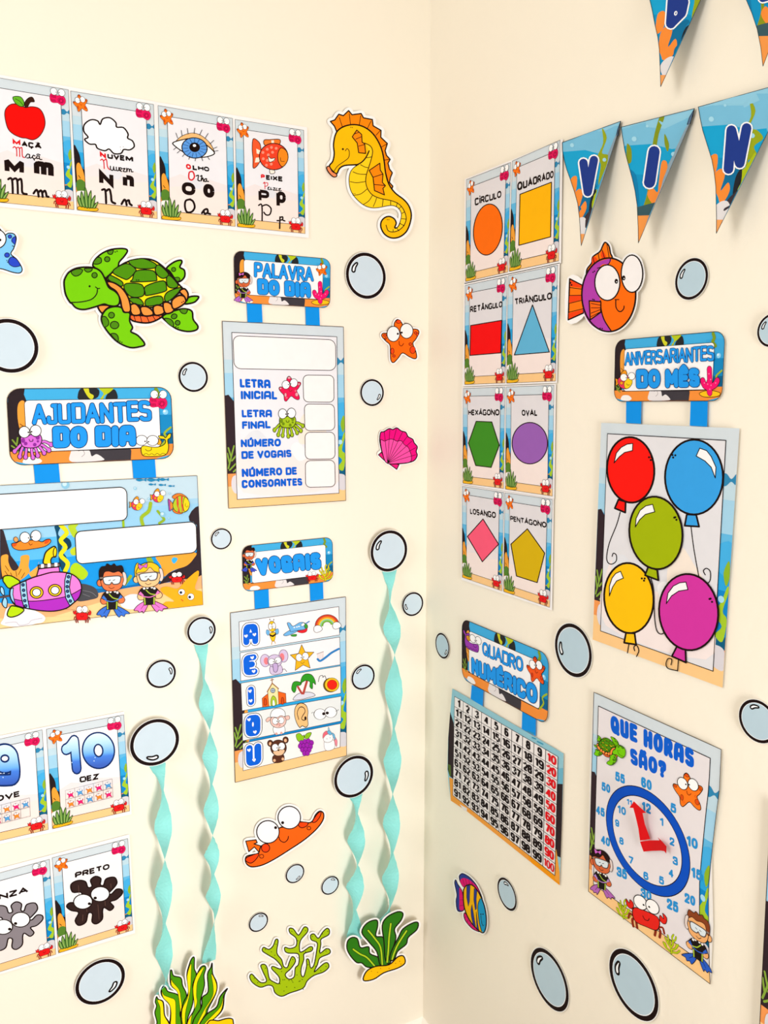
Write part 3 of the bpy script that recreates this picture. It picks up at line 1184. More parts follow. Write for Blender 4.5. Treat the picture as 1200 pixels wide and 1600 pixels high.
BUB = [
    ('L', 572, 431, 36, 0, 'big paper bubble between the blue PALAVRA DO DIA plaque and the corner'),
    ('L', 15, 540.5, 42, None, 'biggest left-wall bubble, cut by the photo edge above the AJUDANTES plaque'),
    ('L', 302, 589, 23.5, 0, 'small paper bubble below the green turtle, left of the word chart'),
    ('L', 581.5, 613.5, 21, 180, 'small paper bubble between the orange starfish and the pink shell'),
    ('L', 346, 842, 16.5, 20, 'small paper bubble above and left of the VOGAIS plaque'),
    ('L', 608, 861, 32, 0, 'big bubble heading the streamer nearest the room corner'),
    ('L', 645, 944, 18.5, -45, 'small left-wall bubble closest to the room corner, beside a streamer'),
    ('L', 315, 986, 22, 150, 'bubble heading the streamer left of the vowel chart'),
    ('L', 252, 1053, 22, 140, 'small bubble without streamer below the diver children poster'),
    ('L', 567.5, 1058, 19.5, 25, 'small bubble just right of the vowel chart'),
    ('L', 242, 1160, 36, 250, 'big bubble heading the leftmost streamer, beside the number ten card'),
    ('L', 553, 1213.5, 32, 160, 'big bubble heading the short streamer below the vowel chart corner'),
    ('L', 461, 1365, 14.5, 210, 'upper left of three tiny bubbles under the orange flatfish'),
    ('L', 516, 1383.5, 14, 90, 'right one of three tiny bubbles under the orange flatfish'),
    ('L', 404, 1441, 14.5, 85, 'tiny bubble right above the light green coral'),
    ('L', 157, 1534, 34, 190, 'big bubble below the PRETO colour card'),
    ('R', 1080, 436, 32, 0, 'big paper bubble right of the orange and purple fish'),
    ('R', 1206, 516, 26, 0, 'bubble cut by the right photo edge beside the birthday plaque'),
    ('R', 895, 1016, 41, -40, 'big paper bubble right of the QUADRO plaque'),
    ('R', 691, 1009, 19.5, 185, 'small right-wall bubble nearest the room corner'),
    ('R', 1184, 1127, 33, 40, 'big bubble at the right photo edge beside the clock poster'),
    ('R', 792, 1397, 23, 50, 'small bubble beside the blue and yellow striped fish'),
    ('R', 858, 1530, 42, 5, 'big bubble low on the wall below the number grid'),
    ('R', 989, 1538, 48, -20, 'biggest right-wall bubble, below the clock poster'),
]
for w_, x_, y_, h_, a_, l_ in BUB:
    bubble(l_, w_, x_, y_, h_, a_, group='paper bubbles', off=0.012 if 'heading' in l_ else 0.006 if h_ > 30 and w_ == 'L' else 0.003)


# ------------------------------------------------------------------ single cut-out figures
def cutout(name, label, cat, wall, z, outline, margin, d=0.0035, extra=(), group=None, smooth=True, anchor=None):
    """white-edged card cut round a figure; returns the thing and a function giving a pen for each named part"""
    polys = []
    for s in ([outline] if isinstance(outline, str) else outline):
        q = pts(s)
        if smooth:
            q = catmull(q, True)
        polys.append(q)
    a = z(*polys[0][0])
    T = Thing(name, label, cat, wall, anchor or a, d=d, group=group)
    B = T.part('card_backing')
    pieces = []
    for q in polys:
        v, f = tri_fill(q)
        pieces += [[v[i] for i in t] for t in f]
        pieces += ribbon(q, margin * 2, True)
    v, f = union(pieces)
    B.slab(None, 'fbf8f6', thick=0.001, tris=([z(*a) for a in v], f))
    B.k = 1
    B.done()
    T.base = 1
    made = {}
    order = []

    def get(n, lab=None):
        high = max([made[m].k for m in order] + [T.base])
        if n == 'leaf' or n == 'blade' or n not in made:       # leaves and blades are each a part of their own
            key = n if n not in made else '%s %d' % (n, len(order))
            made[key] = T.part(n, start=high, label=lab)
            order.append(key)
            return Pen(made[key], z)
        made[n].k = high                                       # back to an earlier part: draw above what came since
        return Pen(made[n], z)

    def finish():
        for n in order:
            made[n].done()
    return T, get, finish


SEA_BODY = ('235,385 300,325 400,298 500,312 590,365 660,450 710,560 735,680 750,800 785,920 850,1010 940,1080 995,1150 1018,1240 1000,1340 960,1420 890,1470 810,1478 740,1440 702,1370 705,1310 740,1268 '
            '790,1255 840,1280 860,1325 845,1372 880,1365 908,1300 918,1230 890,1170 830,1138 760,1142 680,1158 600,1160 520,1130 440,1060 390,980 373,880 385,800 420,750 465,718 400,718 320,725 270,755 235,810 165,735 200,680 215,600 208,500')
SEA_CREST = ('240,370 218,315 175,265 220,250 262,190 310,205 365,152 400,195 495,183 520,228 612,245 620,310 702,358 700,430 768,495 745,570 760,620 797,660 775,700 790,760 820,800 800,850 790,900 825,940 815,970 785,930 '
             '750,800 735,680 710,560 660,450 590,365 500,312 400,298 300,325')
z = Z(490, 150, .15)
T, get, fin = cutout('paper_seahorse', 'yellow paper seahorse with orange crest high on the left wall', 'seahorse decoration', 'L', z, [SEA_BODY, SEA_CREST], 34)
OR = 'ff8a08'
p = get('crest')
p.shape(SEA_CREST, OR, BK, 13, False)
p.lines(['300,322 268,225', '385,300 372,185', '475,306 491,205', '560,338 598,262', '650,410 692,362', '710,530 762,500', '738,668 792,660'], BK, 7, smooth=False)
p = get('body')
p.shape(SEA_BODY, 'ffbf06', BK, 15)
p.fill('545,500 590,520 615,575 600,660 575,740 548,830 545,910 570,980 620,1035 700,1068 800,1088 880,1120 935,1180 965,1270 940,1350 880,1402 820,1416 775,1400 752,1350 780,1388 850,1385 890,1355 908,1300 918,1230 890,1170 830,1138 760,1142 680,1158 600,1160 520,1130 440,1060 390,980 373,880 385,800 420,750 480,710 540,650 575,580', 'ffd21c')
p.line('530,490 590,520 615,575 600,660 575,740 548,830 545,910 570,980 620,1035 700,1068 800,1088 880,1120 935,1180 965,1270 940,1350 880,1402 820,1416 775,1400 755,1345', BK, 9)
p.lines(['550,642 580,640 610,630', '488,715 530,738 566,746', '410,790 470,812 546,816', '380,892 450,903 545,890', '412,1036 490,1020 556,970', '520,1130 575,1092 612,1036',
         '622,1150 642,1105 656,1062', '716,1146 724,1080', '802,1136 803,1090', '862,1152 872,1112', '886,1178 914,1150', '922,1222 946,1208', '918,1278 966,1282', '902,1328 944,1352', '866,1376 888,1404', '828,1392 828,1416'], BK, 7)
p.line('440,722 500,690 545,640 578,572', BK, 13)
p.line('330,572 350,548 372,580 365,640 320,680 250,730 212,785', BK, 7)
p.dots('305,553', BK, 11)
p.dots('388,326 404,328 412,1020 430,1018 768,1288 784,1288', BK, 5)
p = get('snout_tip', 'orange-pink snout ring')
p.shape('140,738 165,735 195,785 238,812 238,838 205,842 160,800 138,760', 'f98d5a', BK, 11)
p = get('cheek_fin')
p.shape('450,355 403,425 455,490 470,590 542,598 532,500 505,480 500,400', OR, BK, 10, False)
p.lines(['440,450 495,425', '470,522 532,505', '425,395 470,378'], BK, 7, smooth=False)
p = get('side_fin')
p.shape('690,700 580,775 620,850 635,985 738,1030 722,962 748,935 716,900 722,812 695,772', OR, BK, 10, False)
p.lines(['622,846 715,815', '632,922 748,932'], BK, 8, smooth=False)
fin()

z = Z(80, 370, .20833)
TURT = ['97,350 105,310 135,265 190,236 260,228 330,235 375,265 405,320 432,380 480,410 510,450 510,500 480,520 430,515 395,505 330,525 250,545 190,535 155,500 140,490 108,430',
        '312,210 330,170 380,125 450,95 540,88 572,105 545,150 510,190 500,230 460,270 425,315 395,300 365,260 325,230',
        '865,235 920,190 970,175 980,192 965,228 998,250 1000,300 965,335 935,325 890,260', '1000,500 1035,452 1105,448 1082,485 1040,500',
        '835,600 880,570 940,550 1000,540 1055,558 1065,620 1100,670 1085,700 1020,710 940,690 870,640',
        '392,570 420,540 470,524 525,530 545,565 590,572 588,630 610,680 598,712 650,740 702,805 660,825 590,830 500,790 430,720 385,650 378,605',
        '350,520 415,322 450,275 520,215 600,178 690,165 770,178 840,225 900,290 960,360 1025,400 1020,480 930,550 830,600 730,645 640,640 550,590 420,600']
T, get, fin = cutout('paper_turtle', 'green paper sea turtle above the AJUDANTES plaque', 'turtle decoration', 'L', z, TURT, 24, anchor=(200, 465))
turtle_fig(get)
fin()

z = Z(0, 340, .1626)
STF = '-60,60 0,110 45,165 80,150 130,155 155,190 150,240 130,300 105,350 160,400 205,470 212,510 185,533 120,525 0,490 -90,510 -190,610 -240,600 -220,490 -230,400 -330,330 -330,290 -220,260 -150,210 -110,90'
T, get, fin = cutout('paper_starfish', 'blue spotted paper starfish cut off by the left photo edge', 'starfish decoration', 'L', z, STF, 22, anchor=(2, 400))
p = get('body')
p.shape(STF, '7cc6f6', BK, 10)
p.ell(95, 182, 18, 17, '2a48c8', BK, 6)
p.shape('150,185 120,198 112,225 128,245 148,255', '2a48c8', BK, 6)
p.ell(68, 360, 24, 22, '2a48c8', BK, 6)
p.shape('110,378 160,400 195,455 170,470 130,472 92,450 80,415', '2a48c8', BK, 6)
p.dots('120,272 130,276 66,412 72,428', BK, 5)
p = get('eye')
p.ell(-36, 205, 94, 92, 'fdfcfc', BK, 10)
p.dots('0,215', BK, 14)
fin()

z = Z(570, 380, .2375)
STO = '195,525 215,502 240,520 255,545 300,562 345,568 356,590 335,632 316,660 335,710 341,750 325,760 290,745 248,722 220,755 190,785 172,770 168,720 165,670 140,645 112,612 120,593 160,590 190,565'
T, get, fin = cutout('paper_starfish', 'orange paper starfish with big eyes near the room corner', 'starfish decoration', 'L', z, STO, 12, anchor=(628, 532))
p = get('body')
p.shape(STO, 'ff6a0c', BK, 6)
for e in ((222, 516, 16, 12), (133, 606, 11, 7), (137, 627, 6, 6), (335, 590, 9, 8), (345, 600, 7, 10), (181, 710, 11, 20), (315, 702, 18, 24), (300, 664, 9, 9), (192, 742, 8, 8)):
    p.ell(e[0], e[1], e[2], e[3], 'f34512', BK, 3)
p.line('226,645 228,668 242,676 256,660', '6a1400', 4)
for cx, cy, px, py, pup in ((188, 597, 42, 50, (217, 596)), (275, 577, 42, 49, (243, 588))):
    q = get('left_eye' if cx < 200 else 'right_eye')
    q.ell(cx, cy, px, py, 'fdf6f5', BK, 5)
    q.dots([pup], BK, 7)
fin()

SH = '105,1245 125,1240 160,1220 185,1226 210,1215 240,1235 270,1245 285,1273 315,1290 325,1313 345,1340 338,1370 345,1395 330,1425 300,1440 240,1450 150,1448 122,1400 105,1340 98,1290'
T, get, fin = cutout('paper_scallop_shell', 'bright pink paper scallop shell beside the word chart', 'shell decoration', 'L', z, [SH, '90,1392 110,1375 150,1440 225,1456 210,1488 170,1458 130,1430'], 9, anchor=(622, 700))
p = get('hinge_base')
p.shape('90,1392 110,1375 150,1440 225,1456 210,1488 170,1458 130,1430', 'f0167c', BK, 6, False)
p = get('fan')
p.shape(SH, 'ee0a80', BK, 7)
p.shape('103,1297 130,1302 160,1290 185,1290 210,1302 240,1300 260,1325 285,1342 298,1372 306,1400 300,1437 240,1448 150,1448 122,1400', 'fb4fa6', BK, 4)
p.lines(['150,1446 %d,%d' % t for t in ((128, 1242), (165, 1224), (208, 1222), (248, 1242), (280, 1270), (312, 1300), (335, 1345), (335, 1392))], BK, 3, smooth=False)
fin()

z = Z(360, 1230, .26667)
FLAT = '88,430 95,405 130,395 165,385 180,345 230,320 285,240 340,235 395,203 470,207 500,160 525,140 546,155 541,195 500,250 430,310 340,370 260,420 190,455 130,467 100,455'
ARR = '90,316 150,308 157,325 138,332 180,345 190,360 165,378 140,350 108,378'
T, get, fin = cutout('paper_flatfish', 'orange paper flatfish with two round eyes on the left wall', 'fish decoration', 'L', z,
                     [FLAT, ARR, [(220 + 68 * math.cos(i * .4), 262 + 68 * math.sin(i * .4)) for i in range(15)], [(345 + 66 * math.cos(i * .4), 178 + 68 * math.sin(i * .4)) for i in range(15)]], 13, anchor=(440, 1305))
p = get('tail')
p.shape(ARR, 'ff6a10', BK, 6, False)
p = get('body')
p.shape(FLAT, 'ff6412', BK, 7)
p.shape('90,430 100,410 165,388 152,420 120,445', 'f8430e', BK, 5)
p.shape('480,203 508,158 530,143 526,170 502,202', 'f8430e', BK, 5)
p.shape('398,206 452,207 448,226 420,238 402,228', 'f8430e', BK, 5)
p.ell(206, 356, 24, 25, 'f8430e', BK, 5)
p.ell(183, 405, 12, 11, 'ff6412', BK, 4)
p.ell(460, 240, 11, 10, 'ff6412', BK, 4)
p.line('284,292 292,312 315,323 335,308 340,288', BK, 5)
for cx, cy, pup in ((220, 262, (265, 237)), (345, 178, (306, 208))):
    q = get('left_eye' if cx < 300 else 'right_eye')
    q.ell(cx, cy, 66, 66, 'fbf7fb', BK, 6)
    q.dots([pup], BK, 9)
fin()

CORAL = ('300,1225 350,1205 425,1178 450,1135 490,1103 545,1083 576,1055 570,1030 545,1035 492,1082 510,1040 525,1000 580,975 582,952 560,947 525,972 530,920 532,890 575,865 580,838 565,827 540,850 515,885 490,860 470,868 475,895 508,912 505,960 490,1040 470,1058 '
         '460,1012 446,1010 446,1050 430,1108 415,1100 415,1060 430,1010 432,976 475,960 482,940 465,935 425,962 406,960 410,900 450,850 452,825 432,820 410,855 395,865 368,830 345,828 350,855 385,885 385,930 350,945 320,938 320,960 340,972 393,975 403,1000 398,1040 380,1060 '
         '374,1110 345,1125 324,1108 325,1090 352,1065 380,1025 376,1000 360,994 345,1025 333,1056 312,1050 300,1010 272,970 280,900 265,893 250,930 225,950 195,938 188,960 225,985 265,1010 300,1052 290,1065 250,1050 243,1065 285,1112 285,1150 258,1143 228,1120 216,1060 200,1038 178,1045 '
         '190,1080 212,1135 180,1145 150,1120 125,1095 113,1112 130,1145 175,1172 220,1160 248,1168 262,1205')
T, get, fin = cutout('paper_coral', 'light green branching paper coral low on the left wall', 'coral decoration', 'L', z, CORAL, 13, anchor=(452, 1500))
p = get('branches')
p.shape(CORAL, 'a8c510', BK, 6)
rnd = random.Random(4)
p.dots([(rnd.uniform(280, 440), rnd.uniform(1120, 1200)) for i in range(16)] + pts('205,1060 225,1130 160,1145 140,1120 268,920 260,985 300,1080 366,1010 395,900 440,840 360,845 395,1000 440,965 470,950 540,860 570,845 520,960 560,960 500,1050 560,1050 530,1075 455,1040 410,1080 390,1100 480,875 240,965 205,950'), '3c4d06', 3)
fin()

BASE_ = '780,1132 797,1080 850,1050 930,1040 980,995 1014,990 1023,1030 980,1060 900,1087 840,1125'
LV = ['683,945 688,900 715,880 745,890 762,940 810,935 818,975 870,1000 887,1048 805,1055 770,1030 740,1027 705,990',
      '770,850 800,797 855,778 863,812 852,872 895,880 905,940 932,1040 880,1045 858,965 810,905',
      '890,810 920,760 980,730 1011,740 1000,780 962,830 970,880 952,950 935,1032 908,1010 900,905',
      '942,965 985,880 1012,830 1070,795 1100,795 1092,835 1042,880 1030,920 980,962 962,1005 935,1015']
VN = ['720,950 760,978 800,998 845,1048', '808,840 845,885 880,940 890,1040', '940,800 930,880 925,960 918,1025', '1032,842 985,915 962,965 948,1008']
T, get, fin = cutout('paper_seaweed', 'dark green leafy paper seaweed on yellow base near the room corner', 'seaweed decoration', 'L', z, LV + [BASE_], 13, d=0.02, anchor=(600, 1485))
for s, v in zip(LV, VN):
    p = get('leaf')
    p.shape(s, '2f7a16', BK, 7)
    p.line(v, BK, 15)
    p.line(v, 'b4d624', 9)
p = get('base')
p.shape(BASE_, 'ffc208', BK, 7)
p.dots('826,1078 862,1085 880,1062 930,1062 968,1032 992,1020 1000,1036', 'a86a04', 3)
fin()

z = Z(220, 1480, .13333)
BL = [('185,580 205,610 255,630 270,680 280,800 330,880 360,990 180,990 190,880 165,770 185,690 170,640', '195,620 250,635 265,700 275,800 325,890 350,990 245,990 230,800 225,700'),
      ('240,500 265,460 295,480 320,520 420,550 460,600 470,700 460,800 510,890 560,990 350,990 350,780 340,680 270,600 240,550', '244,505 270,560 340,590 400,620 410,720 410,900 420,990 350,990 355,780 335,670 262,590'),
      ('345,290 362,272 385,335 470,360 490,450 532,540 530,620 495,720 475,850 460,640 430,520 352,440', '358,370 375,410 450,500 470,600 480,700 472,820 455,680 430,530 360,450'),
      ('570,200 600,130 627,125 627,250 650,310 640,390 612,460 610,650 545,850 530,990 495,990 470,800 500,650 560,520 540,330', '590,190 590,300 582,480 562,600 522,780 520,990 485,860 488,720 556,560 542,340'),
      ('700,240 745,218 762,250 740,330 745,450 700,620 700,720 620,850 600,990 530,990 560,850 630,720 620,560 610,440 650,340', '742,228 700,330 662,420 652,560 658,660 600,800 570,990 530,990 560,850 628,720 612,480 660,320'),
      ('820,240 836,188 842,310 890,420 880,540 790,720 770,780 690,900 660,990 600,990 620,850 712,700 720,590 790,520 782,320', '826,310 886,430 872,550 770,720 755,780 685,900 660,990 640,950 740,740 838,580 848,460'),
      ('1015,485 980,560 960,720 880,820 770,900 740,990 660,990 700,880 780,780 890,700 930,580', '972,555 938,690 850,790 745,900 730,990 790,900 905,790 952,710')]
YB = '795,872 850,855 910,862 1000,838 1062,838 1082,870 1060,990 760,990'
T, get, fin = cutout('paper_seaweed', 'tall green and yellow striped paper seaweed at the bottom photo edge', 'seaweed decoration', 'L', z, [b[0] for b in BL] + [YB], 24, d=0.02, anchor=(300, 1590))
for a, b in BL:
    p = get('blade')
    p.shape(a, '4c9a0a', BK, 13)
    p.shape(b, 'fde80a', BK, 5)
p = get('base')
p.shape(YB, 'ffd20a', BK, 13)
fin()

z = Z(870, 360, .275)
FB = [(295 + 153 * math.cos(i * .3), 366 + 209 * math.sin(i * .3)) for i in range(21)]
FT, FD = '73,275 156,318 150,470 65,508', '170,258 172,220 198,185 205,150 245,120 262,85 275,68 296,88 305,130 312,160 250,190 190,262'
E1, E2 = (287, 297, 71, 101), (427, 246, 61, 106)
T, get, fin = cutout('paper_fish', 'round orange and purple paper fish under the pennants', 'fish decoration', 'R', z,
                     [FB, FT, FD] + [[(e[0] + e[2] * math.cos(i * .4), e[1] + e[3] * math.sin(i * .4)) for i in range(15)] for e in (E1, E2)], 13, d=0.006, anchor=(945, 450))
p = get('tail')
p.shape(FT, 'ff7a0c', BK, 8, False)
p.fill('78,282 150,318 150,328 76,318', 'f8430e', False)
p.fill('72,372 150,370 150,392 70,412', 'f8430e', False)
p.fill('68,470 148,450 148,466 68,503', 'f8430e', False)
p.lines(['75,325 152,335', '72,370 150,368', '70,415 150,395', '68,465 150,445'], BK, 4, smooth=False)
p.dots('78,298 84,310', BK, 5)
p = get('dorsal_fin')
p.shape(FD, 'ff7a0c', BK, 8)
p.fill('205,150 200,185 215,215 235,200 228,160', 'f8430e')
p.fill('262,115 250,140 268,175 285,165', 'f8430e')
p.lines(['205,150 218,210', '235,130 245,190', '258,112 275,172', '285,80 298,158', '176,228 192,245'], BK, 4)
p = get('body')
p.fill(FB, 'ff6e08')
p.fill('305,162 295,190 250,200 215,290 245,390 250,440 268,500 308,572 270,572 200,540 155,470 142,380 150,300 185,225 235,180', 'b53fae')
p.line('305,162 292,192 230,215', BK, 5)
p.line('248,400 252,450 270,510 308,570', BK, 7)
p.line(FB, BK, 9, True)
p.line('330,393 352,393', BK, 5, smooth=False)
p.line('335,398 336,435 350,458 366,460 380,445 382,430', BK, 6)
p.dots('206,238 214,232 204,392 212,394 246,556 258,558', BK, 4)
p = get('pectoral_fin')
p.shape('184,400 250,406 250,465 190,508', 'ff6a10', BK, 7, False)
p.lines(['195,415 248,425', '195,440 248,440', '195,470 248,450', '195,490 250,462'], BK, 4, smooth=False)
for e, pup, nm in ((E1, (338, 289), 'left_eye'), (E2, (380, 270), 'right_eye')):
    q = get(nm)
    q.ell(*e, 'f8f3f2', BK, 7)
    q.ell(pup[0], pup[1], 10, 14, BK)
    q.dots([(pup[0] + 2, pup[1] + 3)], 'ffffff', 3)
fin()

z = Z(700, 1350, .11667)
SB = '205,380 215,330 250,285 320,282 390,350 440,440 485,560 508,680 512,800 495,890 465,922 410,890 330,810 255,690 212,550'
STL, SDF, SBF = '103,213 90,260 120,410 108,500 132,628 218,603 197,400 170,330 130,270', '150,170 170,138 205,130 290,180 380,285 440,410 455,470 380,340 300,275 215,310 165,240', '235,660 212,690 240,770 320,860 380,893 420,900 330,800'
T, get, fin = cutout('paper_fish', 'yellow and blue striped paper fish low by the room corner', 'fish decoration', 'R', z, [SB, STL, SDF, SBF], 22, d=0.005, anchor=(738, 1412))
p = get('tail')
p.shape(STL, '2b3b90', BK, 11)
p.fill('152,325 172,340 196,410 212,600 155,610 152,500', 'e01070')
p.lines(['155,480 205,480', '158,560 210,550'], BK, 4, smooth=False)
p = get('dorsal_fin')
p.shape(SDF, '2b3b90', BK, 11)
p.fill('165,215 210,188 300,222 390,312 435,430 350,315 300,270 215,308 170,255', 'e01070')
p.lines(['195,200 225,295', '235,198 250,285', '280,215 290,275', '320,240 330,290'], BK, 4)
p = get('anal_fin')
p.shape(SBF, 'e01070', BK, 11)
p.lines(['240,700 225,725', '270,750 255,775', '310,800 295,825'], BK, 4, smooth=False)
p = get('body')
p.fill(SB, 'f7b808')
for s in ('250,285 297,288 290,420 288,500 272,565 250,450', '350,325 388,355 378,470 382,600 365,615 345,480', '320,545 340,660 372,860 340,825 312,700 306,620', '378,640 398,800 415,892 385,880'):
    p.shape(s, '2b3b90', BK, 5, False)
p.fill('440,462 478,540 510,690 510,830 480,905 455,902 412,760 400,600 418,490', '1b98c8')
p.line('430,465 402,540 402,640 420,790 450,900', BK, 9)
p.line(SB, BK, 14, True)
p.line('440,690 450,780 465,825 482,815', BK, 6)
p.dots('440,672 468,672', BK, 9)
fin()


# ------------------------------------------------------------------ hanging charts: plaque, two straps, printed sheet
BLUE, NAVY = '2098f0', '0b2a66'


def plaque(T, q, art_scale=1.0, wall='L'):
    """rounded name plaque with the reef print and a white panel; returns the mesh object and its pen (165 x 78 units)"""
    P = T.part('header_plaque', start=0)
    m = quad_map(q, 165, 78)
    R = round_poly([(0, 0), (165, 0), (165, 78), (0, 78)], 13, 6)
    P.slab([[m(*a) for a in R]], 'f4f1ee', thick=0.0009)
    n = P.pen(m)
    v, f = tri_fill(R)
    n.raw(v, f, '42aee4')

    def inside(poly):                            # keep print inside the rounded outline
        out = []
        for x, y in poly:
            x, y = min(max(x, 0.15), 164.85), min(max(y, 0.15), 77.85)
            for cx, cy, sx, sy in ((13, 13, -1, -1), (152, 13, 1, -1), (152, 65, 1, 1), (13, 65, -1, 1)):
                dx, dy = x - cx, y - cy
                if dx * sx > 0 and dy * sy > 0:
                    L = math.hypot(dx, dy)
                    if L > 12.8:
                        x, y = cx + dx / L * 12.8, cy + dy / L * 12.8
            out.append((x, y))
        return out

    def band(poly, c):
        n.fill(inside(poly), c, False)

    def soft(s, c):
        n.fill(inside(catmull(pts(s), True)), c, False)

    def edge(poly):
        d = []
        for i in range(len(poly)):
            a, b = poly[i], poly[(i + 1) % len(poly)]
            d += [(a[0] + (b[0] - a[0]) * t / 8, a[1] + (b[1] - a[1]) * t / 8) for t in range(8)]
        return d
    band(edge([(140, 8), (165, 8), (165, 34), (140, 34)]), '3aa6e0')
    band(edge([(140, 30), (165, 30), (165, 56), (140, 56)]), '1588c4')
    band(edge([(140, 50), (165, 50), (165, 68), (140, 68)]), '0c628e')
    band(edge([(0, 0), (17, 0), (16, 6), (18, 12), (14, 20), (13, 66), (0, 66)]), '2c2024')
    soft('10,16 15,12 18,20 17,40 15,52 11,44 9,30', 'f2a03c')
    n.lines(['11,36 16,40', '11,42 15,46'], 'a8661a', 1.2)
    band(edge([(0, 64), (165, 62), (165, 78), (0, 78)]), 'f4913c')
    band(edge([(58, 62), (118, 62), (120, 68), (119, 77.5), (75, 77.5), (60, 70)]), '3f3a40')
    soft('59,77 58,68 62,62 70,61 77,66 79,72 84,70 90,74 89,77', 'e8e2e2')
    n.line('66,66 70,65 72,69 69,72', 'b8b0b2', .8)
    n.line('14,65 60,65 110,65.5 150,65', '1a1214', 1.2)
    soft('72,0 86,0 90,4 86,11 70,12 68,8', '26282a')
    soft('100,4 106,2 108,12 96,12', '26282a')
    soft('74,0 79,0 80,5 84,8 82,12 78,9', 'd2d22a')
    soft('90,12 94,6 90,0 104,0 100,5 95,8 93,12', 'b8c81e')
    n.line('149,2 151,7 149,11 153,16', '7f9a24', 4)
    n.dots('158,27', '8fd2f4', 3)
    n.dots('157,26', 'd8f0fc', 1.4)
    n.line('163,44 156,50 158,56 152,64', '9fb62a', 2.2)
    for a in ('3,52 7,58', '2,58 7,62', '8,50 7,56', '4,62 10,66', '10,56 8,62'):
        n.line(a, '7c9a34', 1.5, smooth=False)
    soft('12,76 14,71 20,70 26,71 30,75 24,77.5', 'f4efec')
    inner = round_poly([(16, 12), (151.5, 12), (151.5, 65), (16, 65)], 4, 4)
    v, f = tri_fill(inner)
    n.raw(v, f, 'f9f7f8')
    n.line(inner, '1a1214', .5, True, False)
    n.line(R, '33251f', .7, True, False)
    o = P.done()
    T.base = P.k
    return o, n


def straps(T, quads):
    for q in quads:
        P = T.part('hanging_strap', start=0, label='plain blue paper strap')
        P.slab([q], '0e92ea', thick=0.0004)
        P.done()


def sheet_base(T, q, W, H, kind='sheet', outline=None, name='sheet', extra=()):
    P = T.part(name, start=0)
    P.slab([outline or q], 'f1ece6', thick=0.0005, extra=extra)
    return P


def mini(T, name, parent, tf, func, *a, start=None):
    P = T.part(name, parent=parent, start=start)
    P.pen(tf).stamp(func.__name__, func, *a)
    P.done()
    return P


def lettering(T, parent, jobs, name='lettering', start=None):
    P = T.part(name, parent=parent, start=start)
    for q, text, coats, kw in jobs:
        k = P.k
        write(P.pen(), q, text, coats, **kw)
    P.done()


FAT = dict(lw=31, gap=2, space=34, jig=2, arch=True)
SLIM = dict(lw=18, gap=1, space=34, jig=3)
COATS = [(NAVY, 7), (BLUE, 0)]
PLAIN = [('0a5ed2', 0)]


def rect_poster(z, tl, tr, br, bl):
    return [z(*tl), z(*tr), z(*br), z(*bl)]


# --- word of the day
z = Z(340, 370, .18333)
T = Thing('word_chart', 'PALAVRA DO DIA chart with blank answer boxes, hung from a plaque', 'wall chart', 'L', (440, 600), d=0.0022)
po, n = plaque(T, Q('138,118 962,190 957,607 148,560', z))
lettering(T, po, [(Q('312,215 815,262 818,382 312,342', z), 'PALAVRA', COATS, SLIM), (Q('338,358 792,390 794,520 342,492', z), 'DO DIA', COATS, FAT)])
mini(T, 'diver_girl_print', po, chain(z, place(152, 282, 1.5, 3, sy=1.55)), diver_fig, 'd9663a', '24100e', 'b98ad0', 'b66ac8', True)
mini(T, 'starfish_print', po, chain(z, place(838, 222, .98)), starfish_fig)
mini(T, 'coral_print', po, chain(z, place(800, 392, 1.52, 0, sy=1.85)), pink_coral_fig)
straps(T, [Q('248,555 376,560 384,730 256,728', z), Q('748,588 866,595 872,760 753,752', z)])
z = Z(340, 490, .2)
q = Q('35,58 985,103 1003,1462 85,1523', z)
P = sheet_base(T, q, 210, 297)
m = quad_map(q, 210, 297)
n = P.pen(m)
ocean_print(n, 210, 297)
faint_panel(n, 210, 297, [(15, 17), (197, 17), (197, 283), (15, 283)], .9)
n.line([(0.3, .3), (209.7, .3), (209.7, 296.7), (.3, 296.7)], '3a2a22', .8, True, False)
so = P.done()
T.base = P.k
for s, r in (('120,172 920,205 925,445 130,430', 52), ('668,480 908,482 910,692 672,690', 38), ('678,706 912,708 916,912 682,915', 38), ('683,928 915,926 918,1135 685,1138', 38), ('685,1150 915,1145 920,1352 688,1358', 38)):
    B = T.part('answer_box', parent=so)
    R = round_poly(pts(s), r)
    b = B.pen(z)
    b.fill(R, 'fbf3f2', False)
    b.line(R, '2a2020', 5, True, False)
    B.done()
lettering(T, so, [(Q(a, z), t, PLAIN, dict(lw=28, gap=6, jig=2, space=40, arch=True)) for a, t in (
    ('172,510 412,515 415,584 175,578', 'LETRA'), ('180,603 466,605 466,670 182,670', 'INICIAL'), ('187,752 425,750 425,810 190,812', 'LETRA'), ('190,842 413,836 415,897 192,902', 'FINAL'),
    ('180,983 495,975 495,1037 182,1045', 'NÚMERO'), ('185,1075 576,1064 578,1122 187,1137', 'DE VOGAIS'), ('187,1212 618,1198 620,1258 190,1278', 'NÚMERO DE'), ('187,1300 660,1284 662,1342 190,1365', 'CONSOANTES'))])
mini(T, 'starfish_print', so, chain(z, place(478, 488, 1.75, 0)), starfish_fig, 'ec1450', 'f9a0ac')
mini(T, 'octopus_print', so, chain(z, place(430, 742, 2.45, 0, sy=2.7)), octopus_fig, 'a6c41c', '6d8a10')

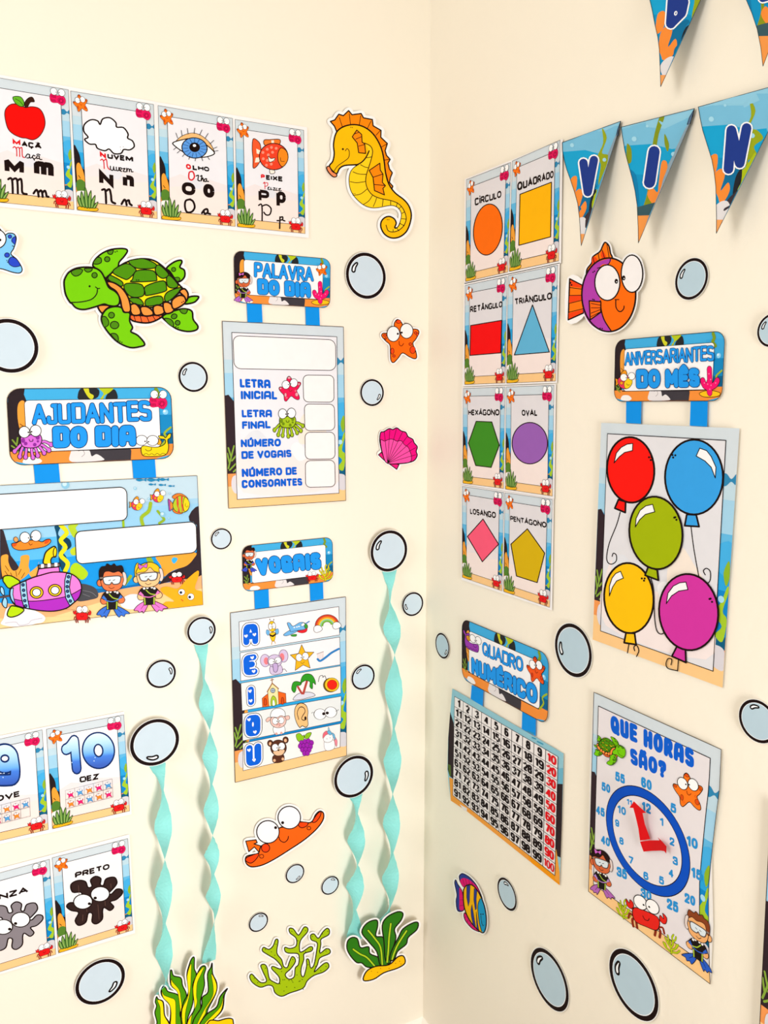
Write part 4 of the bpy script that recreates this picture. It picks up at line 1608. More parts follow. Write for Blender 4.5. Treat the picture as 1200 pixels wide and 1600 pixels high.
# --- helpers of the day
z = Z(0, 590, .275)
T = Thing('helpers_chart', 'AJUDANTES DO DIA plaque with diver children and submarine poster below', 'wall chart', 'L', (150, 800), d=0.0022)
po, n = plaque(T, Q('37,64 970,55 988,458 60,500', z))
lettering(T, po, [(Q('180,152 856,132 862,248 184,268', z), 'AJUDANTES', COATS, SLIM), (Q('298,280 770,270 773,388 302,402', z), 'DO DIA', COATS, FAT)])
mini(T, 'octopus_print', po, chain(z, place(62, 280, 2.32, -3, sy=2.25)), octopus_fig)
mini(T, 'sea_snail_print', po, chain(z, place(848, 68, 1.08, 3)), snail_fig)
mini(T, 'whale_print', po, chain(z, place(772, 316, 1.95, -2, sy=1.6)), whale_fig)
straps(T, [Q('190,490 333,484 343,595 200,602', z), Q('750,465 880,458 888,570 758,572', z)])
z = Z(0, 730, .275)
ow = Q('1122,47 1155,783', z)
dx = 0.2975
tr, br = on_wall(*ow[0], 'L', .0022), on_wall(*ow[1], 'L', .0022)
tl, bl = tr + Vector((-dx, 0, -0.0015)), br + Vector((-dx, 0, .0015))
q = [to_photo(tl), ow[0], ow[1], to_photo(bl)]
P = sheet_base(T, q, 297, 210, name='picture_sheet')
SX, SZ = (tl.x, tr.x), (br.z, tr.z)


def on_sheet(x, y):
    """print that runs off the paper stops at the paper's edge"""
    p = on_wall(*z(x, y), 'L', .0022)
    f = (p.x - SX[0]) / (SX[1] - SX[0])
    lo, hi = bl.z + (br.z - bl.z) * f + .0004, tl.z + (tr.z - tl.z) * f - .0004
    return to_photo((min(max(p.x, SX[0] + .0004), SX[1] + (br.x - tr.x) * (SZ[1] - p.z) / (SZ[1] - SZ[0]) - .0004), p.y, min(max(p.z, lo), hi)))


n = P.pen(on_sheet)


def zc(s, c, smooth=True):
    """print clipped at the sheet's right and lower edges by hand-traced points"""
    n.fill(s, c, smooth)


m = quad_map(q, 297, 210)
nq = P.pen(m)


def strip(y0, y1, c):
    nq.raw([(0, y0), (297, y0), (297, y1), (0, y1)], [(0, 1, 2, 3)], c)


for a, b, c in ((0, 36, 'c2dcea'), (36, 44, 'a6d2ec'), (44, 80, '9ad0f0'), (80, 112, '5cbcf2'), (112, 178, '1ea0ee'), (178, 192, 'f8b878'), (192, 210, 'fcd596')):
    strip(a, b, c)
zc('470,650 500,620 700,640 860,615 960,600 960,690 700,712 470,740', '0c6fb4', False)
zc('420,560 900,520 900,640 640,690 470,690', '1598e8', False)
zc('0,770 300,800 560,715 760,680 960,655 1148,612 1154,782 700,842 0,934', 'f8b57c', False)
zc('0,860 300,850 560,770 800,735 960,720 1150,690 1154,782 700,842 0,934', 'fcd596', False)
zc('1076,306 1072,280 1088,250 1110,228 1129,220 1146,612 1110,632 1000,640 900,668 960,600 1050,560 1118,480 1118,330 1100,312', '33262c', False)
zc('885,512 930,500 1105,484 1100,520 1060,560 1000,580 960,600 930,620 915,560', 'f5a838')
zc('985,512 1010,520 990,548 975,530', '3ab4f0')
zc('0,350 20,360 40,430 60,500 90,540 112,575 90,600 0,640', '362a30', False)
zc('5,520 15,500 45,498 48,540 70,585 100,580 115,540 120,505 165,502 162,560 165,600 100,650 30,650 10,600', 'f6a63c')
n.lines(['30,560 50,590', '28,590 45,615', '60,600 72,625', '120,580 105,610', '140,600 122,630', '90,590 95,620'], '7a5210', 4)
zc('165,605 180,590 215,560 220,540 200,640', 'f6b04c')
zc('310,335 345,335 330,380 360,420 350,470 380,520 370,600 340,560 330,470 320,380', '0a4a6a')
zc('360,400 395,410 405,450 370,470', '0a3c56')
n.line('345,330 380,372 345,415 372,455 345,500 385,545 370,590', 'e4e01a', 24)
zc('390,330 445,322 430,345 440,372 420,400 395,360', 'b8d42c')
zc('400,470 440,450 450,490 410,500', 'c8d82a')
zc('405,560 440,545 500,600 470,640 430,620 400,600', 'b4d81c')
n.line('700,302 702,338', '9cc022', 14)
n.line('856,205 845,250 805,285 812,328', 'a0bc28', 20)
n.line('858,205 848,240', 'a0bc28', 9)
n.line('896,250 925,285 932,300 905,318', '93b42a', 14)
n.line('846,520 858,540', '93b42a', 30)
n.line('742,620 710,665', '93b42a', 18)
n.fill('455,665 500,668 545,690 558,735 520,752 440,760 450,700', '4a4a50')
n.lines(['470,700 520,712 548,735', '470,720 510,735'], '77767c', 3)
for x, y, r in ((372, 100, 24), (768, 120, 9), (925, 268, 16), (960, 290, 7), (845, 180, 7), (965, 150, 6)):
    n.dots([(x, y)], '8cc6e2', r)
    n.dots([(x - r * .2, y - r * .2)], 'c9e6f2', r * .55)
for x, y, s in ((800, 72, 1.0), (868, 72, 1.2), (930, 70, .9), (863, 98, .7), (920, 101, .7), (972, 107, .6)):
    n.fill([(x - 28 * s, y), (x - 8 * s, y - 9 * s), (x + 16 * s, y - 2 * s), (x + 32 * s, y - 9 * s), (x + 30 * s, y + 9 * s), (x + 16 * s, y + 3 * s), (x - 8 * s, y + 9 * s)], '1f86b8')
n.fill('20,860 40,800 100,790 200,815 255,850 245,880 200,890 150,905 60,905 5,890', 'f2eef2')
n.line('30,885 90,880 110,898 160,890 180,870 240,858', 'c4bcc6', 4)
n.fill('690,752 740,722 800,728 812,760 805,795 740,808 690,790', 'f0ecf0')
n.fill('912,690 950,678 1010,690 1050,648 1122,588 1128,620 1108,690 1154,712 1154,782 960,800 920,795 942,765 990,762 930,720', 'f9b01c')
n.ell(1032, 710, 19, 18, 'fdfdfd', BK, 2)
n.ell(1084, 736, 19, 19, 'fdfdfd', BK, 2)
n.dots('1028,712 1078,738', '1c2440', 8)
n.line('1030,752 1040,760', 'd8541c', 5)
nq.line([(.4, .4), (296.6, .4), (296.6, 209.6), (.4, 209.6)], '4a4038', .5, True, False)
so = P.done()
T.base = P.k
for s, r in (('-10,155 720,112 723,300 -10,355', [0, 40, 32, 0]), ('426,367 1114,309 1120,484 436,551', 34)):
    B = T.part('name_box', parent=so)
    R = round_poly(pts(s), r)
    b = B.pen(z)
    b.fill(R, 'fefcfc', False)
    b.line(R, '241c1c', 5, True, False)
    B.done()
mini(T, 'fish_print', so, chain(z, place(738, 160, .9, 4, sy=.85)), fish_fig)
mini(T, 'fish_print', so, chain(z, place(854, 118, .9, 0, sy=.85)), fish_fig)
mini(T, 'striped_fish_print', so, chain(z, place(957, 148, 1.22, 2, sy=1.18)), striped_fish_fig)
mini(T, 'diver_boy_print', so, chain(z, place(546, 542, 1.78, 0, sy=1.76)), diver_fig, 'ee7a48', '24110d', '3f78d6', '3a74dc', False)
mini(T, 'diver_girl_print', so, chain(z, place(748, 528, 1.82, -2, sy=1.7)), diver_fig, 'f8c68c', 'f2c51e', 'f07ac8', 'f07ad0', True)
mini(T, 'crab_print', so, chain(z, place(416, 785, 1.0)), crab_fig)
mini(T, 'crab_print', so, chain(z, place(958, 596, .9, -3, sy=.72)), crab_fig)
P = T.part('flatfish_print', parent=so)
b = P.pen(z)
b.shape('78,405 92,396 104,412 96,425 82,422', 'f9a05a', BK, 3)
b.shape('66,440 75,432 95,430 115,420 170,415 215,418 240,425 262,412 285,410 286,428 255,450 200,462 120,472 80,462', 'ff8a2a', BK, 4)
b.fill('70,438 95,432 90,448 75,450', 'f0501a')
b.fill('260,415 284,412 270,432 252,434', 'f0501a')
eyes(b, (142, 400), (204, 390), 29, ((162, 402), (182, 396)), 3.5, 4)
b.line('164,430 172,442 184,436', BK, 3)
P.done()
P = T.part('submarine_print', parent=so)
b = P.pen(chain(z, place(0, 400, .4242)))
G2, PK, PU, SK = 'b8dc0c', 'fb80d6', 'b22cc2', '9cd2f2'
b.shape('585,350 590,270 620,190 700,128 745,130 750,250 705,262 680,300 676,350', 'fbd512', BK, 16)
b.ell(737, 195, 24, 62, 'fbd512', BK, 12, 4)
b.shape('510,370 800,340 805,385 515,412', '7a6a66', BK, 12, False)
for x in (568, 658, 750):
    b.fill([(x - 20, 412 - (x - 510) * .1), (x - 20, 362 - (x - 510) * .1), (x + 20, 360 - (x - 510) * .1), (x + 20, 408 - (x - 510) * .1)], 'f6f2f2', False)
b.shape('520,420 790,392 800,470 490,520', PK, BK, 14, False)
b.shape('40,570 55,520 130,510 200,540 265,600 130,680 60,610', G2, BK, 15)
b.shape('10,660 45,680 60,760 40,770 5,720', SK, BK, 12)
b.shape('60,800 95,840 90,930 60,935 28,880', SK, BK, 12)
b.line('0,800 130,780', '5a4440', 26, smooth=False)
b.shape('100,1010 130,940 175,915 320,960 260,1030 160,1065 105,1050', G2, BK, 15)
HULL = '140,690 180,650 300,595 430,540 560,500 700,465 850,465 970,495 1060,570 1092,680 1060,800 980,880 880,950 720,985 560,980 420,960 300,935 200,900 150,830 132,760'
b.shape(HULL, PK, BK, 0)
b.fill('170,820 300,845 480,850 700,825 880,790 980,750 1088,690 1060,800 980,880 880,950 720,985 560,980 420,960 300,935 210,905', PU)
b.line('170,818 300,845 480,850 700,825 880,790 980,750 1090,688', BK, 11)
b.shape('140,690 180,672 172,760 190,840 205,900 150,830 132,760', SK, BK, 11, False)
b.shape('272,605 350,580 358,700 372,830 395,955 325,945 290,820 272,700', SK, BK, 13, False)
b.shape('890,480 960,490 940,580 930,670 950,760 1000,860 935,910 880,810 865,690 868,570', SK, BK, 13, False)
for s in ('308,633 316,705 322,773 332,845 345,915', '917,525 906,592 900,657 904,718 916,785 942,850'):
    b.dots(s, BK, 24, 14)
    b.dots(s, '2a5a96', 13, 12)
b.line(HULL, BK, 16, True)
for x, y in ((490, 735), (737, 706)):
    b.ell(x, y, 88, 78, 'fbcf16', BK, 13)
    b.ell(x, y, 56, 52, 'fdfdfd', BK, 12)
P.done()

# --- vowels
z = Z(350, 820, .175)
T = Thing('vowel_chart', 'VOGAIS chart with five letter rows of small pictures under a plaque', 'wall chart', 'L', (450, 1040), d=0.0022)
po, n = plaque(T, Q('162,192 968,110 974,500 172,600', z))
lettering(T, po, [(Q('276,302 862,238 868,388 300,456', z), 'VOGAIS', COATS, dict(FAT, lw=31, gap=2, jig=5))])
mini(T, 'diver_boy_print', po, chain(z, place(164, 188, 1.28, 2, sy=1.32)), diver_fig, 'd9663a', '24100e', '3f5ad6', '3a4cc8', False)
mini(T, 'crab_print', po, chain(z, place(726, 420, 1.12, -6, sy=.95)), crab_fig)
mini(T, 'coral_print', po, chain(z, place(828, 358, 1.36, -4, sy=1.5)), green_coral_fig, 'd8cc1c', '6a5a06')
straps(T, [Q('270,588 398,572 404,738 276,752', z), Q('766,526 884,512 889,662 772,682', z)])
z = Z(350, 930, .19373)
q = Q('50,142 983,12 990,1295 90,1512', z)
ol = Q('50,142 983,12 986,200 998,640 996,1000 990,1295 90,1512 82,1200 68,600', z)
P = sheet_base(T, q, 210, 297, outline=q)
m = quad_map(q, 210, 297)
n = P.pen(m)
ocean_print(n, 210, 297)
n.line([(0.3, .3), (209.7, .3), (209.7, 296.7), (.3, 296.7)], '3a2a22', .8, True, False)
so = P.done()
T.base = P.k
ROWS = ['122,215 926,92 932,320 128,452', '130,465 933,338 938,560 135,692', '137,710 940,570 943,790 146,932', '148,955 945,815 943,1015 150,1175', '152,1195 940,1035 936,1226 154,1416']
row_obj = []
for i, (s, c) in enumerate(zip(ROWS, ('fbf3f4', 'f5f0f3', 'f1eeec', 'e9ebea', 'f8f1ee'))):
    B = T.part('vowel_row', parent=so)
    b = B.pen(z)
    b.fill(s, c, False)
    b.line(s, '3a3434', 3.5, True, False)
    B.done()
    row_obj.append(B.k)
T.base += 3
HEART = '0,6 -9,-3 -8,-9 -3,-10 0,-5 4,-11 9,-9 9,-3'
ARCH = {'A': '~0,100 0,40 6,0 50,0 94,0 100,40 100,100|L4,62 96,62', 'E': 'L96,0 30,0|~40,0 0,4 0,50 0,96 40,100|L30,100 98,100|L4,48 70,48', 'I': 'L50,0 50,100',
        'O': 'o50,0 100,0 100,50 100,100 50,100 0,100 0,50 0,0', 'U': '~0,0 0,60 0,100 50,100 100,100 100,60 100,0'}
VOW = [('A', '151,238 275,226 277,392 157,406', ((178, 334), (246, 322)), 30), ('E', '153,488 264,472 274,636 161,652', ((228, 508), (240, 618)), 30), ('I', '184,742 246,732 251,880 190,893', ((210, 778), (216, 856)), 34),
       ('O', '172,973 294,958 294,1130 174,1144', ((202, 1008), (250, 1108)), 36), ('U', '175,1214 300,1190 302,1362 180,1384', ((202, 1254), (243, 1334)), 32)]
for ch, s, hearts, lw in VOW:
    P = T.part('vowel_letter', parent=so)
    VW = 100 * wall_aspect(P.pen(), Q(s, z))
    L = P.pen().quad(Q(s, z), VW, 100)
    paths = []
    for st in ARCH[ch].split('|'):
        pp = [(lw / 2 + a / 100 * max(0, VW - lw), lw / 2 + b / 100 * (100 - lw)) for a, b in pts(st[1:])]
        if st[0] == '~':
            pp = chaikin(pp, False, 3)
        elif st[0] == 'o':
            pp = chaikin(pp, True, 3)
            pp.append(pp[0])
        paths.append(pp)
    for c, ex in ((BK, 18), ('fdfbfd', 12), ('0a62de', 0)):
        v, f = stroke_tris(paths, lw + ex, False, 'round')
        L.raw(v, f, c)
    if ch == 'O':
        L.ell(VW / 2, 50, VW * .3, 30, '0a62de')
        L.ell(VW / 2, 44, 4, 11, 'fdfbfd')
    if ch == 'A':
        L.fill([(VW * .3, 30), (VW * .7, 30), (VW * .7, 60), (VW * .3, 60)], '0a62de', False)
        L.shape([(VW / 2, 24), (VW / 2 + 6, 40), (VW / 2 - 6, 40)], 'fdfbfd', w=0, smooth=False)
    b = P.pen(z)
    for hx, hy in hearts:
        b.sub(hx, hy, 1.5, -8).fill(HEART, 'fdfbfd')
    P.done()
for nm, fn, x, y, s, r, sy in (('bee_print', bee_fig, 325, 198, 1.18, -4, 1.95), ('plane_print', plane_fig, 470, 212, 2.12, -4, 1.45), ('rainbow_print', rainbow_fig, 705, 148, 2.15, -10, 1.95),
                               ('elephant_print', elephant_fig, 292, 452, 2.15, -4, 1.95), ('star_print', gold_star_fig, 530, 404, 1.85, -3, 2.05), ('toothbrush_print', toothbrush_fig, 740, 436, 1.9, -3, 1.6),
                               ('church_print', church_fig, 296, 694, 2.0, -3, 2.1), ('palm_island_print', palm_fig, 535, 642, 2.0, -5, 2.2), ('yoyo_print', yoyo_fig, 758, 638, 1.65, 0, 1.5),
                               ('sheep_print', sheep_fig, 328, 914, 2.0, -3, 2.12), ('ear_print', ear_fig, 560, 872, 1.4, -2, 2.0), ('eyes_print', two_eyes_fig, 718, 905, 1.88, 0, .98),
                               ('bear_print', bear_fig, 340, 1148, 1.9, -3, 2.0), ('grapes_print', grapes_fig, 575, 1112, 1.55, -3, 1.85), ('unicorn_print', unicorn_fig, 770, 1068, 1.45, -5, 1.95)):
    mini(T, nm, so, chain(z, place(x, y, s, r, sy=sy)), fn)

# --- birthdays of the month
z = Z(920, 500, .23333)
T = Thing('birthday_chart', 'ANIVERSARIANTES DO MÊS chart with five coloured printed balloons', 'wall chart', 'R', (1040, 800), d=0.003)
po, n = plaque(T, Q('178,136 913,72 890,541 169,545', z))
lettering(T, po, [(Q('240,218 838,170 838,272 240,306', z), 'ANIVERSARIANTES', COATS, dict(SLIM, lw=15, gap=0)), (Q('316,332 742,320 742,446 318,458', z), 'DO MÊS', COATS, dict(FAT, gap=0))])
mini(T, 'fish_print', po, chain(z, place(176, 330, 1.38, 0, sy=1.36)), fish_fig)
mini(T, 'coral_print', po, chain(z, place(740, 322, 1.4, 0, sy=1.92)), pink_coral_fig)
straps(T, [Q('250,545 353,545 349,695 249,690', z), Q('682,542 797,541 792,714 676,708', z)])
z = Z(910, 640, .28129)
q = Q('105,73 873,104 778,1545 57,1277', z)
ol = Q('105,73 873,104 826,640 812,1000 790,1350 778,1545 57,1277 72,1000 84,640', z)
P = sheet_base(T, q, 210, 297, outline=ol)
m = quad_map(q, 210, 297)
n = P.pen(m)
ocean_print(n, 210, 297)
faint_panel(n, 210, 297, [(12, 14), (193.5, 14), (196, 281.5), (14, 281)], 1.0, 'e4e2e6')
so = P.done()
T.base = P.k
bal = [('red_balloon', 'fb160c', (268, 335, 131, 182, -3), '200,500 240,512 238,572 180,548', '280,188 278,228 235,238 205,262 176,296 188,242 215,210 248,192', '210,570 190,640 150,740 135,815 142,850 165,858 188,840 188,808 172,798 165,815', '370,265 380,280 384,264'),
       ('blue_balloon', '38a2ea', (620, 375, 161, 208, 0), '580,582 632,585 648,650 568,645', '652,214 632,258 680,285 715,320 738,380 742,320 715,260 690,228', '603,648 620,780 650,945', '504,266 516,254 500,252'),
       ('green_balloon', 'a4b604', (408, 685, 147, 202, -6), '365,875 415,890 422,948 348,920', '390,526 402,568 350,582 318,612 294,652 298,605 320,560 352,535', '380,940 395,1000 400,1150 412,1225 435,1247 460,1235', '510,600 522,612 516,598'),
       ('yellow_balloon', 'fcc40a', (258, 1047, 137, 195, -4), '242,1240 290,1243 298,1305 232,1295', '212,898 228,936 190,952 168,985 150,1035 150,980 165,935 185,910', '258,1303 250,1352', '330,938 342,950 346,938'),
       ('purple_balloon', 'd335a2', (590, 1125, 164, 212, -5), '525,1315 572,1332 575,1405 497,1370', '575,958 586,1000 535,1008 495,1035 466,1078 475,1020 505,980 540,962', '533,1388 528,1452', '706,1052 720,1068 712,1050')]
for nm, c, (cx, cy, rx, ry, ro), kn, hl, stg, dd in bal:
    P = T.part(nm, parent=so, start='top' if nm in ('green_balloon', 'purple_balloon') else None)
    b = P.pen(z)
    b.line(stg, BK, 5.5)
    b.shape(kn, c, BK, 10, False)
    b.ell(cx, cy, rx, ry, c, BK, 11, ro, n=40)
    b.shape(hl, 'fbf8f8', BK, 5, False)
    b.dots(dd, BK, 6)
    if nm == 'blue_balloon':
        b.line('682,918 672,895 690,882 710,900 710,945 695,966 680,970', BK, 5.5)
    if nm == 'yellow_balloon':
        b.line('290,1340 286,1318 302,1310 313,1340 300,1372', BK, 5.5)
    if nm == 'purple_balloon':
        b.line('492,1418 496,1388 475,1384 464,1412 476,1438 526,1450', BK, 5.5)
    P.done()

# --- number grid
z = Z(680, 950, .18333)
T = Thing('number_grid_chart', 'QUADRO NUMÉRICO chart with numbers 1 to 100 in a grid', 'wall chart', 'R', (790, 1170), d=0.003)
po, n = plaque(T, Q('228,88 968,398 957,1000 228,600', z))
lettering(T, po, [(Q('402,286 748,430 748,552 402,396', z), 'QUADRO', COATS, dict(SLIM, gap=5, lw=17)), (Q('308,418 868,660 868,828 310,556', z), 'NUMÉRICO', COATS, dict(FAT, lw=29, gap=2))])
mini(T, 'whale_print', po, chain(z, place(392, 240, 1.5, 0, True, sy=1.85, sh=.43)), whale_fig, '9a3ab0')
mini(T, 'starfish_print', po, chain(z, place(778, 385, 1.6, 0, sy=2.0, sh=.38)), starfish_fig, 'f4581c', 'd83a10')
straps(T, [Q('311,655 411,702 405,838 302,775', z), Q('742,878 858,938 856,1092 737,1030', z)])
z = Z(680, 1070, .20619)
q = Q('130,28 973,520 943,1520 118,878', z)
ol = Q('130,28 973,520 970,700 958,1100 943,1520 500,1165 240,958 118,878 105,780 92,640 98,400 115,200', z)
P = sheet_base(T, q, 297, 210, outline=ol, name='number_sheet')
n = P.pen(z)
n.fill(ol and [((x - 680) / .20619, (y - 1070) / .20619) for x, y in ol], '92c6d4', False)
n.fill('113,205 140,290 150,560 145,720 108,690 95,640 99,400', '2e2226', False)
n.fill('96,600 118,610 120,690 108,692', '4f6a2c', False)
n.fill('106,700 145,720 160,840 240,925 400,1040 943,1425 943,1520 500,1165 240,958 118,878', 'f0a040', False)
n.fill('700,1290 943,1430 942,1518 730,1350', 'f4990c', False)
n.fill('185,905 240,935 240,958 215,950', 'e9e2dc', False)
n.fill('905,745 966,750 958,1100 950,1310 912,1290 900,1240', '2e2226', False)
n.fill('912,640 970,630 966,752 905,750', '6fb4cc', False)
n.fill('905,1240 918,1250 942,1420 943,1500 905,1470', 'f2a23c', False)
n.lines(['700,350 745,372', '735,400 760,410', '775,430 815,450'], '3a96b8', 10)
gq = [(147, 88), (930, 545), (906, 1446), (134, 838)]
n.fill(gq, 'f3edeb', False)
g = n.quad(gq, 100, 100)
for i in range(11):
    g.line([(i * 10, 0), (i * 10, 100)], '3a3434', .42, smooth=False, cap='butt')
    g.line([(0, i * 10), (100, i * 10)], '3a3434', .5, smooth=False, cap='butt')
so = P.done()
T.base = P.k
for col, nm in (('1a0f10', 'black_numbers'), ('e0101c', 'red_numbers')):
    P = T.part(nm, parent=so)
    V, F = [], []
    gg = P.pen(z).quad(gq, 100, 100)
    for i in range(1, 101):
        r, c = divmod(i - 1, 10)
        if (i % 10 == 0) != (col == 'e0101c'):
            continue
        L, w = text_paths(str(i), 22, 2)
        tw = 7.6 if i > 9 else 3.6
        if i == 100:
            tw = 8.6
        for paths in L:
            pp = [[(c * 10 + 5 - tw / 2 + a / w * tw, r * 10 + 1.2 + b * .076) for a, b in path] for path in paths]
            v, f = stroke_tris(pp, 1.05 if i == 100 else 1.6, False, 'butt')
            k = len(V)
            V += v
            F += [tuple(k + t for t in x) for x in f]
    gg.raw(V, F, col)
    P.done()

# --- what time is it
z = Z(900, 1070, .25)
z2 = Z(910, 1300, .18333)
T = Thing('clock_chart', 'QUE HORAS SÃO? poster with blue clock ring and red paper hands', 'clock poster', 'R', (1015, 1310), d=0.003)
q = [(927.5, 1081), (1127.5, 1170.8), (1109.8, 1538.3), (919, 1393)]
ol = [(927.5, 1081), (1127.5, 1170.8), (1121.5, 1230), (1115.5, 1300), (1112.5, 1340), (1113, 1380), (1114, 1420), (1114.5, 1447), (1112, 1500), (1109.8, 1538.3), (919, 1393), (919.2, 1320), (922, 1200)]
P = sheet_base(T, q, 210, 297, outline=ol)
m = quad_map(q, 210, 297)
n = P.pen(m)


# print kept inside the bowed right edge
def bowed(x, y):
    """sheet units with the right side bowed in as the paper bows"""
    b = 9.0 * max(0, 1 - abs(y - 175) / 120) ** .8
    return m(x - b * (x / 210) ** 3, y)


n = P.pen(bowed)
ocean_print(n, 210, 297)
pan = [(10, 17), (195, 17)] + [(195, y) for y in range(40, 280, 20)] + [(195, 277), (10, 280)]
v, f = tri_fill(pan)
n.raw(v, f, 'e9e2e4')
n.line(pan, BK, 1.1, True, False)
edge = [(.4, .4), (209.6, .4)] + [(209.6, y) for y in range(20, 297, 15)] + [(209.6, 296.6), (.4, 296.6)]
n.line(edge, '3a2a22', .8, True, False)
so = P.done()
T.base = P.k
lettering(T, so, [(Q('214,184 740,404 736,522 217,296', z), 'QUE HORAS', PLAIN, dict(lw=28, gap=6, jig=2, space=36, arch=True)), (Q('338,392 564,484 562,590 340,492', z), 'SÃO?', PLAIN, dict(lw=28, gap=6, jig=2, arch=True))])
P = T.part('clock_ring', parent=so)
cx, cy, R0 = 102, 166.7, 71.8
b = P.pen(m)
for r, c in ((R0, BK), (R0 - 1.1, '0a50c4'), (R0 - 12.4, BK), (R0 - 13.5, 'ece4e6')):
    b.ell(cx, cy, r, r - 3.6, c, n=64)
P.done()
ring_k = P.k
NUM = [('12', 440, 768, 56, 62), ('1', 536, 856, 24, 50), ('2', 600, 980, 30, 50), ('3', 620, 1100, 32, 52), ('4', 594, 1178, 30, 50), ('5', 534, 1222, 32, 50), ('6', 437, 1195, 32, 50), ('7', 344, 1096, 30, 46), ('8', 284, 976, 28, 46), ('9', 257, 864, 26, 44), ('10', 286, 784, 52, 50), ('11', 334, 734, 34, 36),
       ('60', 440, 618, 66, 64), ('5', 608, 770, 36, 58), ('10', 726, 985, 70, 66), ('15', 754, 1182, 68, 66), ('55', 275, 580, 60, 58), ('50', 187, 642, 54, 54), ('45', 152, 790, 54, 54), ('40', 184, 976, 56, 54), ('35', 286, 1176, 64, 60)]
NUM2 = [('30', 542, 532, 92, 80), ('25', 768, 626, 98, 90), ('20', 916, 575, 92, 84)]
P = T.part('clock_numbers', parent=so, start=ring_k)
for lst, zz in ((NUM, z), (NUM2, z2)):
    for t, x, y, w, h in lst:
        sl = .42 * w / 2
        write(P.pen(), Q('%f,%f %f,%f %f,%f %f,%f' % (x - w / 2, y - h / 2 - sl, x + w / 2, y - h / 2 + sl, x + w / 2, y + h / 2 + sl, x - w / 2, y + h / 2 - sl), zz), t, [('2a92d6', 0)], lw=25, gap=6)
        P.k = ring_k
P.done()
mini(T, 'turtle_print', so, chain(z, place(328, 340, .195, 0, True, sy=.245, sh=.35)), mini_turtle)
mini(T, 'starfish_print', so, chain(z, place(605, 520, 1.9, 0, sy=1.95, sh=.35)), starfish_fig)
mini(T, 'diver_girl_print', so, chain(z, place(85, 985, 1.48, 0, sy=1.72, sh=.42)), diver_fig, 'd9683c', '24100e', 'b98ad0', 'b668b8', True)
mini(T, 'coral_print', so, chain(z2, place(285, 540, 1.3, 0, sy=1.75, sh=.4)), green_coral_fig)
mini(T, 'crab_print', so, chain(z2, place(372, 475, 3.4, 0, sy=3.1, sh=.42)), crab_fig, 'e8251c', '8c2a12')
mini(T, 'coral_print', so, chain(z2, place(682, 832, 1.52, 0, sy=1.75, sh=.4)), green_coral_fig)
mini(T, 'diver_boy_print', so, chain(z2, place(1110, 745, 2.45, 0, True, sy=2.72, sh=.55)), diver_fig, 'f2b070', '8a4220', '2f62c8', '2a5cc8', False)
T.d += 0.0012


def hand_bend(x, y):
    return 0.004 + 0.010 * max(0.0, (math.hypot(x - 1012, y - 1318) - 10) / 50)


T.bend = hand_bend
for nm, s in (('minute_hand', '400,974 390,900 374,830 358,770 334,768 346,750 362,728 400,765 440,800 416,802 430,870 448,920 464,964 430,970'), ('hour_hand', '400,980 460,972 522,972 510,952 540,980 566,1010 564,1056 552,1040 532,1036 470,1038 422,1043 410,1010')):
    P = T.part(nm, start=0, label='red paper arrow hand')
    P.slab([Q(s, z)], 'd9141a', thick=0.0005)
    P.done()
T.bend = None
T.d -= 0.0012


# ------------------------------------------------------------------ picture cards, two to a page
CW, CH = 113, 159


def card(T, page, q, word=None, figs=(), panel='eeecf1', tint=0):
    """one bordered card printed on a page; figs = [(part name, draw function of a pen in photo points)]"""
    P = T.part('card', parent=page, start=1)
    m = quad_map(q, CW, CH)
    n = P.pen(m)
    ocean_print(n, CW, CH, 'card')
    R = [(13, 13), (102, 13), (102, 146.5), (13, 146.5)]
    v, f = tri_fill(R)
    n.raw(v, f, panel)
    for s, c in (('10,100 30,92 50,98 70,94 102,100 102,112 13,114', 'eee4e4'), ('13,112 40,108 70,114 102,108 102,146.5 13,146.5', 'f7e6e0'), ('40,100 56,94 66,102 60,110 44,110', 'e4e3ea')):
        n.fill([(min(max(x, 13), 102), y) for x, y in pts(s)], c, False)
    n.line(R, BK, .7, True, False)
    n.line([(0, 0), (CW, 0), (CW, CH), (0, CH)], '4a403c', .45, True, False)
    o = P.done()
    T.base = P.k
    for nm, fn, x, y, s, r in (('starfish_print', starfish_fig, 1.5, 3.5, .2, -4), ('sea_snail_print', snail_fig, 87, 0, .225, 2), ('seaweed_print', seaweed_fig, -.5, 125, .3, 0), ('crab_print', crab_fig, 85.5, 135, .235, 0)):
        mini(T, nm, o, chain(m, place(x, y, s, r, sy=s * (1.12 if nm == 'seaweed_print' else 1))), fn)
    for nm, fn in figs:
        F = T.part(nm, parent=o)
        fn(F.pen())
        F.done()
    return o, m


def page_thing(name, label, cat, wall, q, anchor, group=None, d=0.0018):
    T = Thing(name, label, cat, wall, anchor, d=d, group=group)
    P = T.part('page', start=0)
    P.slab([q], 'f8f4f3', thick=0.0006)
    P.k = 1
    return T, P.done()


ARIAL = dict(lw=25, gap=6, cap='butt', space=30)


def word(q, t, col=BK, lw=26):
    def f(p):
        write(p, q, t, [(col, 0)], **dict(ARIAL, lw=lw))
    return f


def split_word(zz, s1, c1, s2, rest):
    def f(p):
        write(p, Q(s1, zz), c1, [('e0141c', 0)], **dict(ARIAL, lw=31))
        write(p, Q(s2, zz), rest, [(BK, 0)], **dict(ARIAL, lw=30))
    return f


def fig(zz, fn, x, y, s, r=0, sy=None, *a):
    return lambda p: Pen(p.cv, chain(zz, place(x, y, s, r, sy=sy))).stamp(fn.__name__, fn, *a)


def script(zz, red, black, w1, w2):
    def f(p):
        b = Pen(p.cv, zz)
        if red:
            b.lines(red, 'd8202c', w1)
        b.lines(black, BK, w2)
    return f


